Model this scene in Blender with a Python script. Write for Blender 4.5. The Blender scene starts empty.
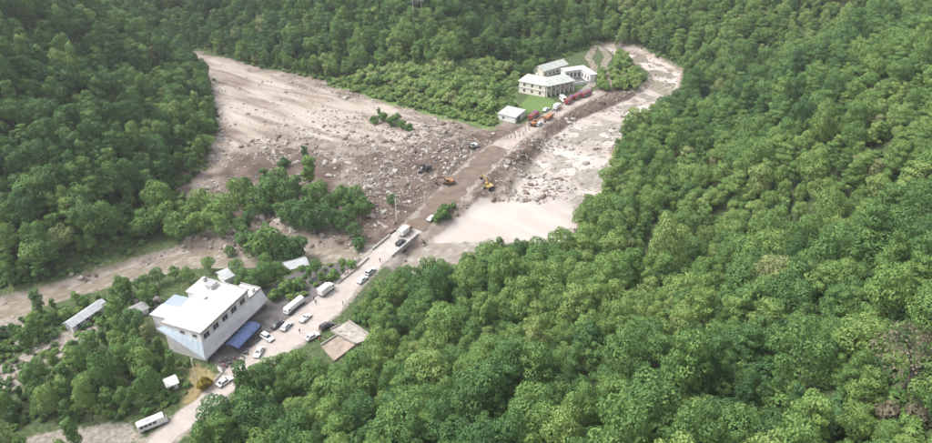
import bpy, bmesh, math, random
import numpy as np
from mathutils import Vector, Matrix

random.seed(7)
rng = np.random.default_rng(11)
SC = bpy.context.scene
COL = SC.collection
PI = math.pi

# ------------------------------------------------------------------ camera, world, sun
CAM_H, PITCH, FPX = 141.0, math.radians(31), 731.0     # metres, below horizontal, focal length in photo pixels (932 wide)
cd = bpy.data.cameras.new('camera'); cam = bpy.data.objects.new('camera', cd); COL.objects.link(cam)
cam.location = (0, 0, CAM_H); cam.rotation_euler = (PI/2 - PITCH, 0, 0)
cd.sensor_width = 36; cd.lens = FPX/932*36; cd.clip_start = 1; cd.clip_end = 4000
SC.camera = cam

SUN_AZ, SUN_EL = math.radians(-92), math.radians(56)    # azimuth from +Y towards +X
w = bpy.data.worlds.new('World'); SC.world = w; w.use_nodes = True
nt = w.node_tree; bg = nt.nodes['Background']
sky = nt.nodes.new('ShaderNodeTexSky'); sky.sky_type = 'NISHITA'; sky.sun_disc = False
sky.sun_elevation = SUN_EL; sky.sun_rotation = SUN_AZ; sky.dust_density = 4; sky.air_density = 1.2
hs = nt.nodes.new('ShaderNodeHueSaturation'); hs.inputs['Saturation'].default_value = 0.3
nt.links.new(sky.outputs[0], hs.inputs['Color']); nt.links.new(hs.outputs[0], bg.inputs[0])
bg.inputs[1].default_value = 0.15
sd = bpy.data.lights.new('sun', 'SUN'); sun = bpy.data.objects.new('sun', sd); COL.objects.link(sun)
sd.energy = 1.4; sd.angle = math.radians(24); sd.color = (1, .965, .91)
sv = Vector((math.sin(SUN_AZ)*math.cos(SUN_EL), math.cos(SUN_AZ)*math.cos(SUN_EL), math.sin(SUN_EL)))
sun.rotation_euler = sv.to_track_quat('Z', 'Y').to_euler(); sun.location = (0, 200, 300)
vs = SC.view_settings; vs.view_transform = 'Standard'; vs.look = 'None'; vs.gamma = 1; vs.exposure = 1.38
vs.use_curve_mapping = False
SC.cycles.max_bounces = 5; SC.cycles.transparent_max_bounces = 4

# ------------------------------------------------------------------ survey helpers
def un(u, v, z=0.0):                     # photo pixel -> place at height z
    x = (u-466)/FPX; y = -(v-221.5)/FPX
    d = np.array([x, math.cos(PITCH)+y*math.sin(PITCH), -math.sin(PITCH)+y*math.cos(PITCH)])
    return d*((z-CAM_H)/d[2]) + np.array([0, 0, CAM_H])
def pr(X, Y, Z):                         # place -> photo pixel, pixels per metre
    zz = Z-CAM_H; D = Y*math.cos(PITCH)-zz*math.sin(PITCH); U = Y*math.sin(PITCH)+zz*math.cos(PITCH)
    return 466+FPX*X/D, 221.5-FPX*U/D, FPX/D
def polyw(pts, z=0.0): return np.array([un(u, v, z)[:2] for u, v in pts])
def seg_dist(P, a, b):
    ab = b-a; t = np.clip(((P-a)@ab)/max(ab@ab, 1e-9), 0, 1)
    q = P-a-t[:, None]*ab
    return np.sqrt((q*q).sum(1)), t
def inside(P, poly):
    x, y = P[:, 0], P[:, 1]; c = np.zeros(len(P), bool); n = len(poly)
    for i in range(n):
        (x1, y1), (x2, y2) = poly[i], poly[(i+1) % n]
        if y1 == y2: continue
        c ^= ((y1 > y) != (y2 > y)) & (x < (x2-x1)*(y-y1)/(y2-y1)+x1)
    return c
def sdf(P, poly):                        # positive outside
    d = np.full(len(P), 1e9)
    for i in range(len(poly)): d = np.minimum(d, seg_dist(P, poly[i], poly[(i+1) % len(poly)])[0])
    return np.where(inside(P, poly), -d, d)
_G = rng.random((6, 128, 128))
def vnoise(P, s, k=0):
    q = P/s+37.3*(k+1); i = np.floor(q).astype(int); f = q-i; f = f*f*(3-2*f)
    g = _G[k % 6]; a = g[i[:, 0] % 128, i[:, 1] % 128]; b = g[(i[:, 0]+1) % 128, i[:, 1] % 128]
    c = g[i[:, 0] % 128, (i[:, 1]+1) % 128]; d = g[(i[:, 0]+1) % 128, (i[:, 1]+1) % 128]
    return (a*(1-f[:, 0])+b*f[:, 0])*(1-f[:, 1])+(c*(1-f[:, 0])+d*f[:, 0])*f[:, 1]
def fbm(P, s, k=0, o=4): return sum(vnoise(P, s/2**j, k+j)*.5**j for j in range(o))/sum(.5**j for j in range(o))
def sst(x, a, b): t = np.clip((x-a)/(b-a), 0, 1); return t*t*(3-2*t)

# ------------------------------------------------------------------ the lie of the land
V_L = [(-150, 318), (0, 291), (60, 276), (130, 253), (172, 222), (180, 195), (186, 182), (204, 152), (216, 128), (212, 98), (200, 72), (185, 52)]
V_B = [(187, 46), (240, 61), (290, 73), (330, 81), (400, 103), (450, 116), (492, 126), (508, 110), (516, 80), (545, 62), (585, 50), (600, 42), (640, 48)]
V_R = [(686, 66), (684, 95), (660, 116), (628, 129), (613, 150), (606, 180), (593, 206), (572, 236), (548, 256), (500, 262), (445, 276), (405, 286),
       (388, 302), (389, 350), (352, 384), (300, 388), (255, 400), (215, 432), (190, 470), (120, 600)]
V_E = [(-300, 600), (-500, 330)]
VPX = V_L+V_B+V_R+V_E
VAL = polyw(VPX)
VSL = [.95]*len(V_L)+[.62]*len(V_B)+[.47]*len(V_R)+[.3]*len(V_E)
RIVER = polyw([(596, 44), (640, 50), (682, 72), (676, 102), (636, 127), (616, 150), (609, 182), (596, 208), (576, 240), (550, 262), (500, 268), (440, 284), (392, 272),
               (350, 266), (300, 268), (250, 270), (200, 271), (150, 279), (100, 293), (50, 308), (0, 325), (-80, 345),
               (-80, 322), (0, 302), (50, 290), (90, 277), (140, 262), (180, 251), (215, 247), (260, 249), (300, 246), (340, 245), (385, 240), (410, 247), (432, 240),
               (462, 222), (480, 206), (506, 196), (520, 172), (532, 158), (548, 136), (570, 120), (600, 108), (625, 98), (645, 86), (652, 76), (632, 64), (612, 56)], -2)
# road centreline: pixel, half width
ROAD = [(120, 475, 3), (150, 450, 3), (178, 426, 3), (207, 402, 3), (238, 374, 4), (265, 352, 5), (297, 329, 6.0), (325, 306, 5.3), (351, 281, 4.5), (372, 262, 4), (384, 252, 3.9),
        (411, 230, 3.9), (430, 213, 4.5), (455, 190, 5.5), (478, 166, 5.5), (500, 147, 4.6), (525, 132, 3.2), (548, 118, 3), (570, 105, 3), (598, 93, 2.6)]
RXY = np.array([un(u, v, .5)[:2] for u, v, _ in ROAD]); RHW = np.array([r[2] for r in ROAD])
BR0, BR1 = 10, 11                                   # bridge span between these two points
YARD = polyw([(206, 392), (222, 372), (196, 345), (258, 294), (300, 270), (372, 258), (345, 285), (300, 325), (240, 375)], .3)
NA = np.array([.365, .931]); NB = np.array([-.931, .365]); NO = np.array([-73.48, 157.22])   # near building's axes and corner
BUMPS = [((474, 196), 4.5, 2.0), ((489, 177), 5, 4.0), ((508, 159), 6, 4.6), ((500, 168), 5, 3.6), ((530, 148), 6, 3.4), ((548, 138), 5, 2.6), ((520, 176), 5, 1.7), ((555, 186), 8, 1.8), ((540, 200), 6, 1.5),
         ((572, 146), 6, 1.2), ((588, 158), 5, 1.0), ((520, 206), 5, 1.0), ((360, 152), 9, 1.5), ((250, 165), 9, 1.6), ((330, 98), 8, 1.2), ((280, 130), 9, 1.0),
         ((440, 150), 7, 1.8), ((410, 160), 6, 1.4), ((425, 135), 7, 1.6), ((390, 180), 7, 1.3), ((450, 128), 6, 1.5)]
SANDBAR = polyw([(434, 239), (462, 221), (482, 204), (520, 202), (560, 205), (575, 214), (560, 232), (540, 243), (505, 236), (470, 241)], -1.5)

GX0, GX1, GY0, GY1, GS = -344, 344, 40, 620, 2.0
gx = np.arange(GX0, GX1+.1, GS); gy = np.arange(GY0, GY1+.1, GS)
NXg, NYg = len(gx), len(gy)
XX, YY = np.meshgrid(gx, gy); GP = np.stack([XX.ravel(), YY.ravel()], 1)
d_val = np.full(len(GP), 1e9); ws = np.zeros(len(GP)); wt = np.zeros(len(GP))
for i in range(len(VAL)):
    a, b = VAL[i], VAL[(i+1) % len(VAL)]
    d, _ = seg_dist(GP, a, b); d_val = np.minimum(d_val, d)
    ww = min(np.linalg.norm(b-a), 40)/(d+4)**3; ws += ww*VSL[i]; wt += ww
in_val = inside(GP, VAL); D_HILL = np.where(in_val, -d_val, d_val); SLOPE = ws/wt
D_HILL += 11*(fbm(GP, 22, 3, 3)-.5)*sst(-(GP[:, 0]-.55*(GP[:, 1]-250)), -30, 20)*sst(GP[:, 1], 200, 240)
dd = np.maximum(D_HILL, 0)
Z = SLOPE*(dd-9*(1-np.exp(-dd/9)))
rel = np.clip(dd/45, 0, 1)
Z += rel*(26*(fbm(GP, 95, 0, 3)-.5)+9*(fbm(GP, 30, 2, 3)-.5))
for pts, dep, wid in [([(100, 335), (150, 372), (230, 405), (340, 440)], 17, 24), ([(60, 205), (110, 190), (175, 190), (260, 200)], 11, 17),
                      ([(-160, 330), (-190, 300), (-260, 290)], 12, 18), ([(20, 440), (10, 500), (-20, 600)], 14, 22), ([(-60, 450), (-90, 520), (-110, 610)], 12, 20)]:
    pts = np.array(pts, float); dr = np.full(len(GP), 1e9)
    for i in range(len(pts)-1): dr = np.minimum(dr, seg_dist(GP, pts[i], pts[i+1])[0])
    Z -= np.clip(dd/30, 0, 1)*dep*np.exp(-(dr/wid)**2)
fl = in_val.astype(float)
Z += fl*.9*(fbm(GP, 14, 1, 3)-.5)
d_riv = sdf(GP, RIVER)
rough = fbm(GP, 9, 3, 3)
k_r = sst(-d_riv, -1.5, 2.5)
Z = np.where(d_riv < 1.5, Z*(1-k_r)+k_r*(-2.45+1.5*(rough-.5)), Z)
WETP = inside(GP, polyw([(-100, 290), (200, 235), (420, 236), (440, 240), (475, 243), (560, 246), (560, 290), (430, 300), (-100, 360)], -2))
Z -= WETP*k_r*.75
d_sb = sdf(GP, SANDBAR)+12*(fbm(GP, 9, 2, 3)-.5); ks = sst(-d_sb, -2.5, 2); Z = Z*(1-ks)+ks*(-1.75+.25*(fbm(GP, 12, 4, 2)-.5))
deb = inside(GP, polyw([(350, 150), (400, 125), (490, 132), (505, 150), (470, 178), (435, 215), (395, 235), (340, 240), (200, 245), (235, 150)])) | (d_riv < 0)
Z += deb*(d_sb > 2)*(1-.75*WETP)*(1.5*(fbm(GP, 7, 5, 2)-.5)+.9*np.maximum(vnoise(GP, 5, 2)-.62, 0)*4)*np.where(d_riv < 0, .55, 1)
for (u, v), r, h in BUMPS:
    c = un(u, v, 0)[:2]; q = np.hypot(*(GP-c).T)+(rough-.5)*3
    Z += h*np.exp(-(np.maximum(q, 0)/r)**2)
d_road = np.full(len(GP), 1e9)
for i in range(len(RXY)-1):
    if i == BR0: continue
    d, t = seg_dist(GP, RXY[i], RXY[i+1]); d_road = np.minimum(d_road, d-(RHW[i]*(1-t)+RHW[i+1]*t))
k_ = 1-sst(d_road, .8, 5.0); Z = Z*(1-k_)+.42*k_
d_yard = sdf(GP, YARD); k_ = (1-sst(d_yard, .5, 4))*(D_HILL < 2); Z = Z*(1-k_)+.3*k_
ZG = Z.reshape(NYg, NXg)
def ground(x, y):
    fx = np.clip((np.asarray(x, float)-GX0)/GS, 0, NXg-1.001); fy = np.clip((np.asarray(y, float)-GY0)/GS, 0, NYg-1.001)
    i = fx.astype(int); j = fy.astype(int); a = fx-i; b = fy-j
    return (ZG[j, i]*(1-a)+ZG[j, i+1]*a)*(1-b)+(ZG[j+1, i]*(1-a)+ZG[j+1, i+1]*a)*b
def hit(u, v):                           # where the sight line of a photo pixel meets the land
    o = np.array([0, 0, CAM_H]); q = un(u, v, 0)-o; q = q/np.linalg.norm(q)
    for t in np.arange(60, 900, 1.0):
        P = o+q*t
        if P[2] <= ground(P[0], P[1]): return np.array([P[0], P[1], float(ground(P[0], P[1]))])
    return P
def gfield(F, P):
    i = np.clip(((P[:, 0]-GX0)/GS+.5).astype(int), 0, NXg-1); j = np.clip(((P[:, 1]-GY0)/GS+.5).astype(int), 0, NYg-1)
    return F[j*NXg+i]

# ------------------------------------------------------------------ materials
MATS = {}
def mat(name, col, rough=.7, metal=0, noise=0, nscale=3, spec=.3, col2=None, emit=None, bump=0, bscale=20):
    if name in MATS: return MATS[name]
    m = bpy.data.materials.new(name); m.use_nodes = True; t = m.node_tree; b = t.nodes['Principled BSDF']
    b.inputs['Base Color'].default_value = (*col, 1); b.inputs['Roughness'].default_value = rough; b.inputs['Metallic'].default_value = metal
    b.inputs['Specular IOR Level'].default_value = spec
    if noise or col2 or bump:
        tc = t.nodes.new('ShaderNodeTexCoord')
    if noise or col2:
        n = t.nodes.new('ShaderNodeTexNoise'); n.inputs['Scale'].default_value = nscale; n.inputs['Detail'].default_value = 6
        t.links.new(tc.outputs['Object'], n.inputs['Vector'])
        r = t.nodes.new('ShaderNodeValToRGB'); c2 = col2 or tuple(c*(1-noise) for c in col)
        r.color_ramp.elements[0].position = .35; r.color_ramp.elements[1].position = .65
        r.color_ramp.elements[0].color = (*c2, 1); r.color_ramp.elements[1].color = (*col, 1)
        t.links.new(n.outputs['Fac'], r.inputs[0]); t.links.new(r.outputs[0], b.inputs['Base Color'])
    if bump:
        n2 = t.nodes.new('ShaderNodeTexNoise'); n2.inputs['Scale'].default_value = bscale; n2.inputs['Detail'].default_value = 5
        t.links.new(tc.outputs['Object'], n2.inputs['Vector'])
        bp = t.nodes.new('ShaderNodeBump'); bp.inputs['Strength'].default_value = bump; bp.inputs['Distance'].default_value = .3
        t.links.new(n2.outputs['Fac'], bp.inputs['Height']); t.links.new(bp.outputs[0], b.inputs['Normal'])
    MATS[name] = m; return m

def leaf_mat(name, ramp):
    m = bpy.data.materials.new(name); m.use_nodes = True; t = m.node_tree; b = t.nodes['Principled BSDF']; L = t.links.new
    at = t.nodes.new('ShaderNodeAttribute'); at.attribute_type = 'INSTANCER'; at.attribute_name = 'tint'
    la = t.nodes.new('ShaderNodeAttribute'); la.attribute_name = 'leafvar'
    ad = t.nodes.new('ShaderNodeMath'); ad.operation = 'MULTIPLY_ADD'; L(la.outputs['Fac'], ad.inputs[0]); ad.inputs[1].default_value = .15
    L(at.outputs['Fac'], ad.inputs[2])
    r = t.nodes.new('ShaderNodeValToRGB'); e = r.color_ramp.elements
    e[0].position = ramp[0][0]; e[0].color = (*ramp[0][1], 1); e[1].position = ramp[-1][0]; e[1].color = (*ramp[-1][1], 1)
    for p, c in ramp[1:-1]: k = e.new(p); k.color = (*c, 1)
    L(ad.outputs[0], r.inputs[0]); L(r.outputs[0], b.inputs['Base Color'])
    b.inputs['Roughness'].default_value = .55; b.inputs['Specular IOR Level'].default_value = .12
    tr = t.nodes.new('ShaderNodeBsdfTranslucent'); L(r.outputs[0], tr.inputs[0])
    mx = t.nodes.new('ShaderNodeMixShader'); mx.inputs[0].default_value = .3
    L(b.outputs[0], mx.inputs[1]); L(tr.outputs[0], mx.inputs[2]); L(mx.outputs[0], t.nodes['Material Output'].inputs[0])
    MATS[name] = m; return m
LEAF = leaf_mat('leaf', [(0, (.051, .108, .044)), (.25, (.084, .165, .055)), (.5, (.141, .233, .068)), (.72, (.204, .292, .086)), (.9, (.248, .303, .121)), (1.0, (.209, .220, .110))])
BARK = mat('bark', (.12, .09, .065), .9, noise=.4, nscale=4)
DEADBARK = mat('grey_bark', (.15, .138, .115), .9, noise=.3, nscale=4)

# ------------------------------------------------------------------ object helpers
def link(name, me, parent=None, loc=(0, 0, 0), rot=(0, 0, 0), sc=None):
    o = bpy.data.objects.new(name, me); COL.objects.link(o); o.parent = parent; o.location = loc; o.rotation_euler = rot
    if sc is not None: o.scale = (sc,)*3 if np.isscalar(sc) else sc
    return o
def tag(o, label=None, cat=None, group=None, kind=None):
    if label: o['label'] = label
    if cat: o['category'] = cat
    if group: o['group'] = group
    if kind: o['kind'] = kind
    return o
def root(name, label, cat, loc, rz=0, group=None):
    return tag(link(name, None, None, tuple(map(float, loc)), (0, 0, rz)), label, cat, group)
class MB:
    def __init__(s): s.v = []; s.f = []; s.m = []
    def add(s, vs, fs, m=0):
        o = len(s.v); s.v += [tuple(map(float, p)) for p in vs]; s.f += [tuple(i+o for i in f) for f in fs]; s.m += [m]*len(fs); return s
    def hexa(s, b, t, m=0):              # bottom quad, top quad (both counter-clockwise from above)
        return s.add(list(b)+list(t), [(3, 2, 1, 0), (4, 5, 6, 7), (0, 1, 5, 4), (1, 2, 6, 5), (2, 3, 7, 6), (3, 0, 4, 7)], m)
    def box(s, x0, x1, y0, y1, z0, z1, m=0):
        return s.hexa([(x0, y0, z0), (x1, y0, z0), (x1, y1, z0), (x0, y1, z0)], [(x0, y0, z1), (x1, y0, z1), (x1, y1, z1), (x0, y1, z1)], m)
    def bar(s, p, q, r=.05, n=6, m=0, r2=None):
        p, q = Vector(p), Vector(q); d = (q-p).normalized(); a = d.orthogonal().normalized(); b = d.cross(a); r2 = r if r2 is None else r2
        vs = [p+(a*math.cos(2*PI*i/n)+b*math.sin(2*PI*i/n))*r for i in range(n)]+[q+(a*math.cos(2*PI*i/n)+b*math.sin(2*PI*i/n))*r2 for i in range(n)]
        return s.add(vs, [(i, (i+1) % n, n+(i+1) % n, n+i) for i in range(n)]+[tuple(range(n-1, -1, -1)), tuple(range(n, 2*n))], m)
    def prism(s, prof, y0, y1, m=0, inset=0):    # side profile in (x, z), clockwise seen from -y side, extruded over y
        n = len(prof)
        vs = [(x, y0, z) for x, z in prof]+[(x, y1, z) for x, z in prof]
        return s.add(vs, [tuple(range(n)), tuple(range(2*n-1, n-1, -1))]+[(i, n+i, n+(i+1) % n, (i+1) % n) for i in range(n)], m)
    def mesh(s, name, *mats, bevel=0, smooth=False):
        me = bpy.data.meshes.new(name); me.from_pydata(s.v, [], s.f)
        for m in mats: me.materials.append(m)
        me.polygons.foreach_set('material_index', s.m)
        bm = bmesh.new(); bm.from_mesh(me); bmesh.ops.recalc_face_normals(bm, faces=bm.faces)
        if bevel: bmesh.ops.bevel(bm, geom=list(bm.edges), offset=bevel, segments=2, affect='EDGES', profile=.6)
        bm.to_mesh(me); bm.free()
        if smooth: me.polygons.foreach_set('use_smooth', [True]*len(me.polygons))
        return me
    def obj(s, name, mats, parent=None, loc=(0, 0, 0), rot=(0, 0, 0), bevel=0, smooth=False):
        mats = mats if isinstance(mats, (list, tuple)) else [mats]
        return link(name, s.mesh(name, *mats, bevel=bevel, smooth=smooth), parent, loc, rot)
CACHE = {}
def cached(key, fn):
    if key not in CACHE: CACHE[key] = fn()
    return CACHE[key]

# ------------------------------------------------------------------ terrain
def npmesh(name, V, F):
    me = bpy.data.meshes.new(name); V = np.asarray(V, np.float32); F = np.asarray(F, np.int32)
    me.vertices.add(len(V)); me.vertices.foreach_set('co', V.ravel()); k = F.shape[1]
    me.loops.add(F.size); me.loops.foreach_set('vertex_index', F.ravel())
    me.polygons.add(len(F)); me.polygons.foreach_set('loop_start', np.arange(0, F.size, k, dtype=np.int32))
    me.update(calc_edges=True); me.validate(); return me
idx = np.arange(NXg*NYg).reshape(NYg, NXg)
TF = np.stack([idx[:-1, :-1], idx[:-1, 1:], idx[1:, 1:], idx[1:, :-1]], -1).reshape(-1, 4)
tme = npmesh('ground', np.column_stack([GP, Z]), TF)
tme.polygons.foreach_set('use_smooth', [True]*len(tme.polygons))
def zone(pts, soft=4, z=0, wob=5):
    return 1-sst(sdf(GP, polyw(pts, z))+wob*(rough-.5)*2, -soft, soft)
FAN = [(184, 48), (240, 62), (330, 82), (400, 104), (480, 128), (505, 122), (520, 130), (505, 152), (470, 178), (445, 205), (430, 222), (405, 232), (380, 245), (300, 252), (215, 255), (175, 250),
       (190, 236), (240, 225), (250, 205), (180, 195), (182, 175), (205, 150), (218, 128), (208, 88)]
fan = zone(FAN, 2)
gravel = np.maximum(np.maximum(fan, zone([(400, 262), (440, 205), (500, 140), (560, 105), (590, 95), (640, 85), (680, 90), (600, 190), (560, 250), (440, 285)], 2)), 1-sst(d_riv, -1, 2.5))
wash = np.maximum(zone([(184, 48), (225, 60), (300, 84), (380, 104), (440, 128), (430, 140), (360, 150), (310, 140), (255, 150), (225, 150), (200, 175), (196, 160), (214, 125), (206, 85)], 6, 0, 8)*.95, 1-sst(d_riv, -2, 1))
washc = zone([(190, 56), (225, 64), (300, 88), (370, 104), (372, 118), (340, 122), (300, 128), (255, 138), (228, 132), (220, 118), (214, 90)], 6, 0, 8)
mudz = np.max([zone([(360, 160), (440, 140), (485, 132), (515, 130), (500, 155), (470, 185), (440, 215), (415, 232), (390, 245), (340, 240), (350, 205)], 6, 0, 8),
               zone([(235, 155), (300, 150), (340, 165), (345, 215), (230, 220), (215, 195)], 6, 0, 8),
               zone([(470, 200), (482, 185), (505, 155), (525, 140), (545, 140), (535, 155), (512, 172), (495, 190), (480, 204)], 2, 0, 3),
               zone([(590, 100), (560, 115), (535, 130), (545, 138), (575, 124), (600, 112), (640, 92), (625, 84), (600, 88)], 2, 0, 3),
               zone([(520, 190), (545, 172), (572, 178), (575, 196), (540, 206)], 3, 0, 5)*.6], 0)
paths = np.max([zone([(-40, 385), (40, 345), (90, 325), (100, 332), (50, 362), (0, 400)], 2, 0, 3), zone([(-40, 300), (10, 300), (40, 318), (30, 335), (-40, 335)], 3, 0, 4),
                zone([(40, 432), (130, 424), (150, 440), (60, 460), (0, 460)], 2, 0, 3), 1-sst(d_road, 0, 2.2)], 0)
dry = zone([(185, 400), (190, 362), (215, 372), (216, 388), (190, 412)], 2, 0, 2)
lawn = np.maximum(zone([(520, 105), (530, 93), (548, 97), (558, 104), (545, 112), (528, 112)], 1.5, 0, 1), zone([(330, 82), (400, 103), (492, 127), (512, 100), (520, 80), (480, 68), (430, 74), (380, 75)], 4, 2, 5))
colr = np.column_stack([gravel, wash, mudz, np.ones(len(GP))]).astype(np.float32)
colb = np.column_stack([paths, dry, lawn, np.maximum(ks, .66*(1-sst(d_riv, -3.5, -.5))*(1-WETP))]).astype(np.float32)
for nm, c in (('soil', colr), ('cover', colb)):
    a = tme.color_attributes.new(nm, 'FLOAT_COLOR', 'POINT'); a.data.foreach_set('color', c.ravel())
def ground_mat():
    m = bpy.data.materials.new('ground'); m.use_nodes = True; t = m.node_tree; L = t.links.new; b = t.nodes['Principled BSDF']
    tc = t.nodes.new('ShaderNodeTexCoord')
    def noise(s, d=6, vec=None, dist=0):
        n = t.nodes.new('ShaderNodeTexNoise'); n.inputs['Scale'].default_value = s; n.inputs['Detail'].default_value = d; n.inputs['Distortion'].default_value = dist
        L(vec or tc.outputs['Object'], n.inputs['Vector']); return n.outputs['Fac']
    def ramp(f, stops):
        r = t.nodes.new('ShaderNodeValToRGB'); e = r.color_ramp.elements; e[0].position, e[0].color = stops[0][0], (*stops[0][1], 1); e[1].position, e[1].color = stops[-1][0], (*stops[-1][1], 1)
        for p, c in stops[1:-1]: k = e.new(p); k.color = (*c, 1)
        L(f, r.inputs[0]); return r.outputs[0]
    def mix(f, a, c):
        x = t.nodes.new('ShaderNodeMix'); x.data_type = 'RGBA'; L(f, x.inputs[0]); L(a, x.inputs[6]); L(c, x.inputs[7]); return x.outputs[2]
    def sharp(f, n, k=.5):             # break an area's edge up with noise
        a = t.nodes.new('ShaderNodeMath'); a.operation = 'MULTIPLY_ADD'; L(n, a.inputs[0]); a.inputs[1].default_value = k; L(f, a.inputs[2])
        r = t.nodes.new('ShaderNodeMapRange'); r.inputs['From Min'].default_value = .5+k/2-.2; r.inputs['From Max'].default_value = .5+k/2+.2; L(a.outputs[0], r.inputs[0]); return r.outputs[0]
    s1 = t.nodes.new('ShaderNodeAttribute'); s1.attribute_name = 'soil'; s2 = t.nodes.new('ShaderNodeAttribute'); s2.attribute_name = 'cover'
    q1 = t.nodes.new('ShaderNodeSeparateColor'); q2 = t.nodes.new('ShaderNodeSeparateColor'); L(s1.outputs['Color'], q1.inputs[0]); L(s2.outputs['Color'], q2.inputs[0])
    mp = t.nodes.new('ShaderNodeMapping'); mp.vector_type = 'TEXTURE'; mp.inputs['Rotation'].default_value = (0, 0, math.radians(-36)); mp.inputs['Scale'].default_value = (5, 1, 1); L(tc.outputs['Object'], mp.inputs[0])
    nf = noise(.9, 8); nm_ = noise(.16, 8, None, .4); ns = noise(.13, 9, mp.outputs[0], .5); nb = noise(2.2, 5)
    green = ramp(nf, [(.3, (.028, .042, .018)), (.55, (.06, .085, .033)), (.75, (.11, .12, .055))])
    grav = ramp(nm_, [(.3, (.095, .071, .053)), (.48, (.163, .132, .107)), (.66, (.237, .203, .175))])
    wsh = ramp(ns, [(.32, (.125, .093, .072)), (.44, (.213, .173, .145)), (.56, (.290, .252, .217)), (.7, (.345, .308, .276))])
    mud = ramp(nm_, [(.3, (.052, .037, .028)), (.5, (.093, .067, .054)), (.7, (.133, .102, .082))])
    pth = ramp(nf, [(.3, (.131, .111, .092)), (.7, (.275, .250, .217))])
    dryc = ramp(nf, [(.3, (.12, .10, .05)), (.7, (.25, .2, .1))])
    law = ramp(nf, [(.3, (.057, .104, .030)), (.5, (.088, .145, .041)), (.7, (.132, .172, .058))])
    snd = ramp(ns, [(.25, (.302, .268, .241)), (.7, (.369, .335, .311))])
    c = mix(sharp(q1.outputs[0], nf, .4), green, grav)
    c = mix(sharp(q1.outputs[1], nm_, .6), c, wsh)
    c = mix(sharp(q1.outputs[2], nm_, .6), c, mud)
    c = mix(sharp(q2.outputs[2], nf, .3), c, law)
    c = mix(sharp(q2.outputs[0], nf, .5), c, pth)
    c = mix(sharp(q2.outputs[1], nf, .3), c, dryc)
    c = mix(sharp(s2.outputs['Alpha'], ns, .5), c, snd)
    L(c, b.inputs['Base Color']); b.inputs['Roughness'].default_value = .85; b.inputs['Specular IOR Level'].default_value = .2
    bp = t.nodes.new('ShaderNodeBump'); bp.inputs['Strength'].default_value = .35; bp.inputs['Distance'].default_value = .4; L(nf, bp.inputs['Height']); L(bp.outputs[0], b.inputs['Normal'])
    return m
tme.materials.append(ground_mat())
tag(link('ground', tme), 'valley floor and hillsides of mud, gravel and green cover', kind='structure')

# ------------------------------------------------------------------ water
def poly_mesh(name, pts, z, m):
    bm = bmesh.new(); vs = [bm.verts.new((p[0], p[1], z)) for p in pts]; es = [bm.edges.new((vs[i], vs[(i+1) % len(vs)])) for i in range(len(vs))]
    bmesh.ops.triangle_fill(bm, use_beauty=True, edges=es)
    for f in bm.faces:
        if f.normal.z < 0: f.normal_flip()
    me = bpy.data.meshes.new(name); bm.to_mesh(me); bm.free(); me.materials.append(m); return me
def water_mat():
    m = bpy.data.materials.new('muddy_water'); m.use_nodes = True; t = m.node_tree; L = t.links.new; b = t.nodes['Principled BSDF']
    tc = t.nodes.new('ShaderNodeTexCoord'); mp = t.nodes.new('ShaderNodeMapping'); mp.vector_type = 'TEXTURE'; mp.inputs['Rotation'].default_value = (0, 0, math.radians(40)); mp.inputs['Scale'].default_value = (2, 1, 1)
    L(tc.outputs['Object'], mp.inputs[0])
    n = t.nodes.new('ShaderNodeTexNoise'); n.inputs['Scale'].default_value = .5; n.inputs['Detail'].default_value = 8; n.inputs['Distortion'].default_value = .6; L(mp.outputs[0], n.inputs['Vector'])
    r = t.nodes.new('ShaderNodeValToRGB'); e = r.color_ramp.elements
    e[0].position = .33; e[0].color = (.155, .130, .098, 1); e[1].position = .76; e[1].color = (.33, .305, .275, 1); k = e.new(.54); k.color = (.205, .178, .142, 1)
    L(n.outputs['Fac'], r.inputs[0]); L(r.outputs[0], b.inputs['Base Color']); b.inputs['Roughness'].default_value = .16
    bp = t.nodes.new('ShaderNodeBump'); bp.inputs['Strength'].default_value = .5; bp.inputs['Distance'].default_value = .3; L(n.outputs['Fac'], bp.inputs['Height']); L(bp.outputs[0], b.inputs['Normal'])
    return m
WAT = water_mat()
tag(link('river', poly_mesh('river', RIVER, -2.35, WAT)), 'muddy pale river winding down the valley', kind='structure')
def ribbon(name, pts, hw, m, lift=.05, zfix=None, wob=1):
    pts = np.array(pts, float); hw = np.array(hw, float)
    P = [pts[0]]; Hh = [hw[0]]
    for i in range(len(pts)-1):
        k = max(1, int(np.linalg.norm(pts[i+1]-pts[i])/2.0))
        for j in range(1, k+1): P.append(pts[i]+(pts[i+1]-pts[i])*j/k); Hh.append(hw[i]+(hw[i+1]-hw[i])*j/k)
    P = np.array(P); Hh = np.array(Hh); T = np.gradient(P, axis=0)
    for _ in range(4): T[1:-1] = (T[:-2]+T[1:-1]*2+T[2:])/4
    T /= np.linalg.norm(T, axis=1)[:, None]; N = np.column_stack([-T[:, 1], T[:, 0]])
    V = []; F = []; K = 5
    for i in range(len(P)):
        for j in range(K):
            s = (j/(K-1)*2-1)*(Hh[i]+ wob*(0.35*math.sin(i*1.7+j)+.3*math.sin(i*.6+2*j)+.25*math.sin(i*.27+j) if j in (0, K-1) else 0)); q = P[i]+N[i]*s
            V.append((q[0], q[1], (zfix if zfix is not None else float(ground(q[0], q[1]))+lift)))
    for i in range(len(P)-1):
        for j in range(K-1): F.append((i*K+j+1, i*K+j, (i+1)*K+j, (i+1)*K+j+1))
    me = npmesh(name, V, F); me.materials.append(m); return me
ASPH = mat('pale_concrete_road', (.336, .300, .276), .85, col2=(.272, .240, .216), nscale=.35, bump=.15, bscale=3)
MUDR = mat('mud_track', (.145, .110, .088), .9, col2=(.099, .073, .057), nscale=.3, bump=.5, bscale=1.2)
PALEM = mat('pale_gravel_track', (.328, .280, .248), .9, col2=(.240, .200, .168), nscale=.3, bump=.4, bscale=1.5)
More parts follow.
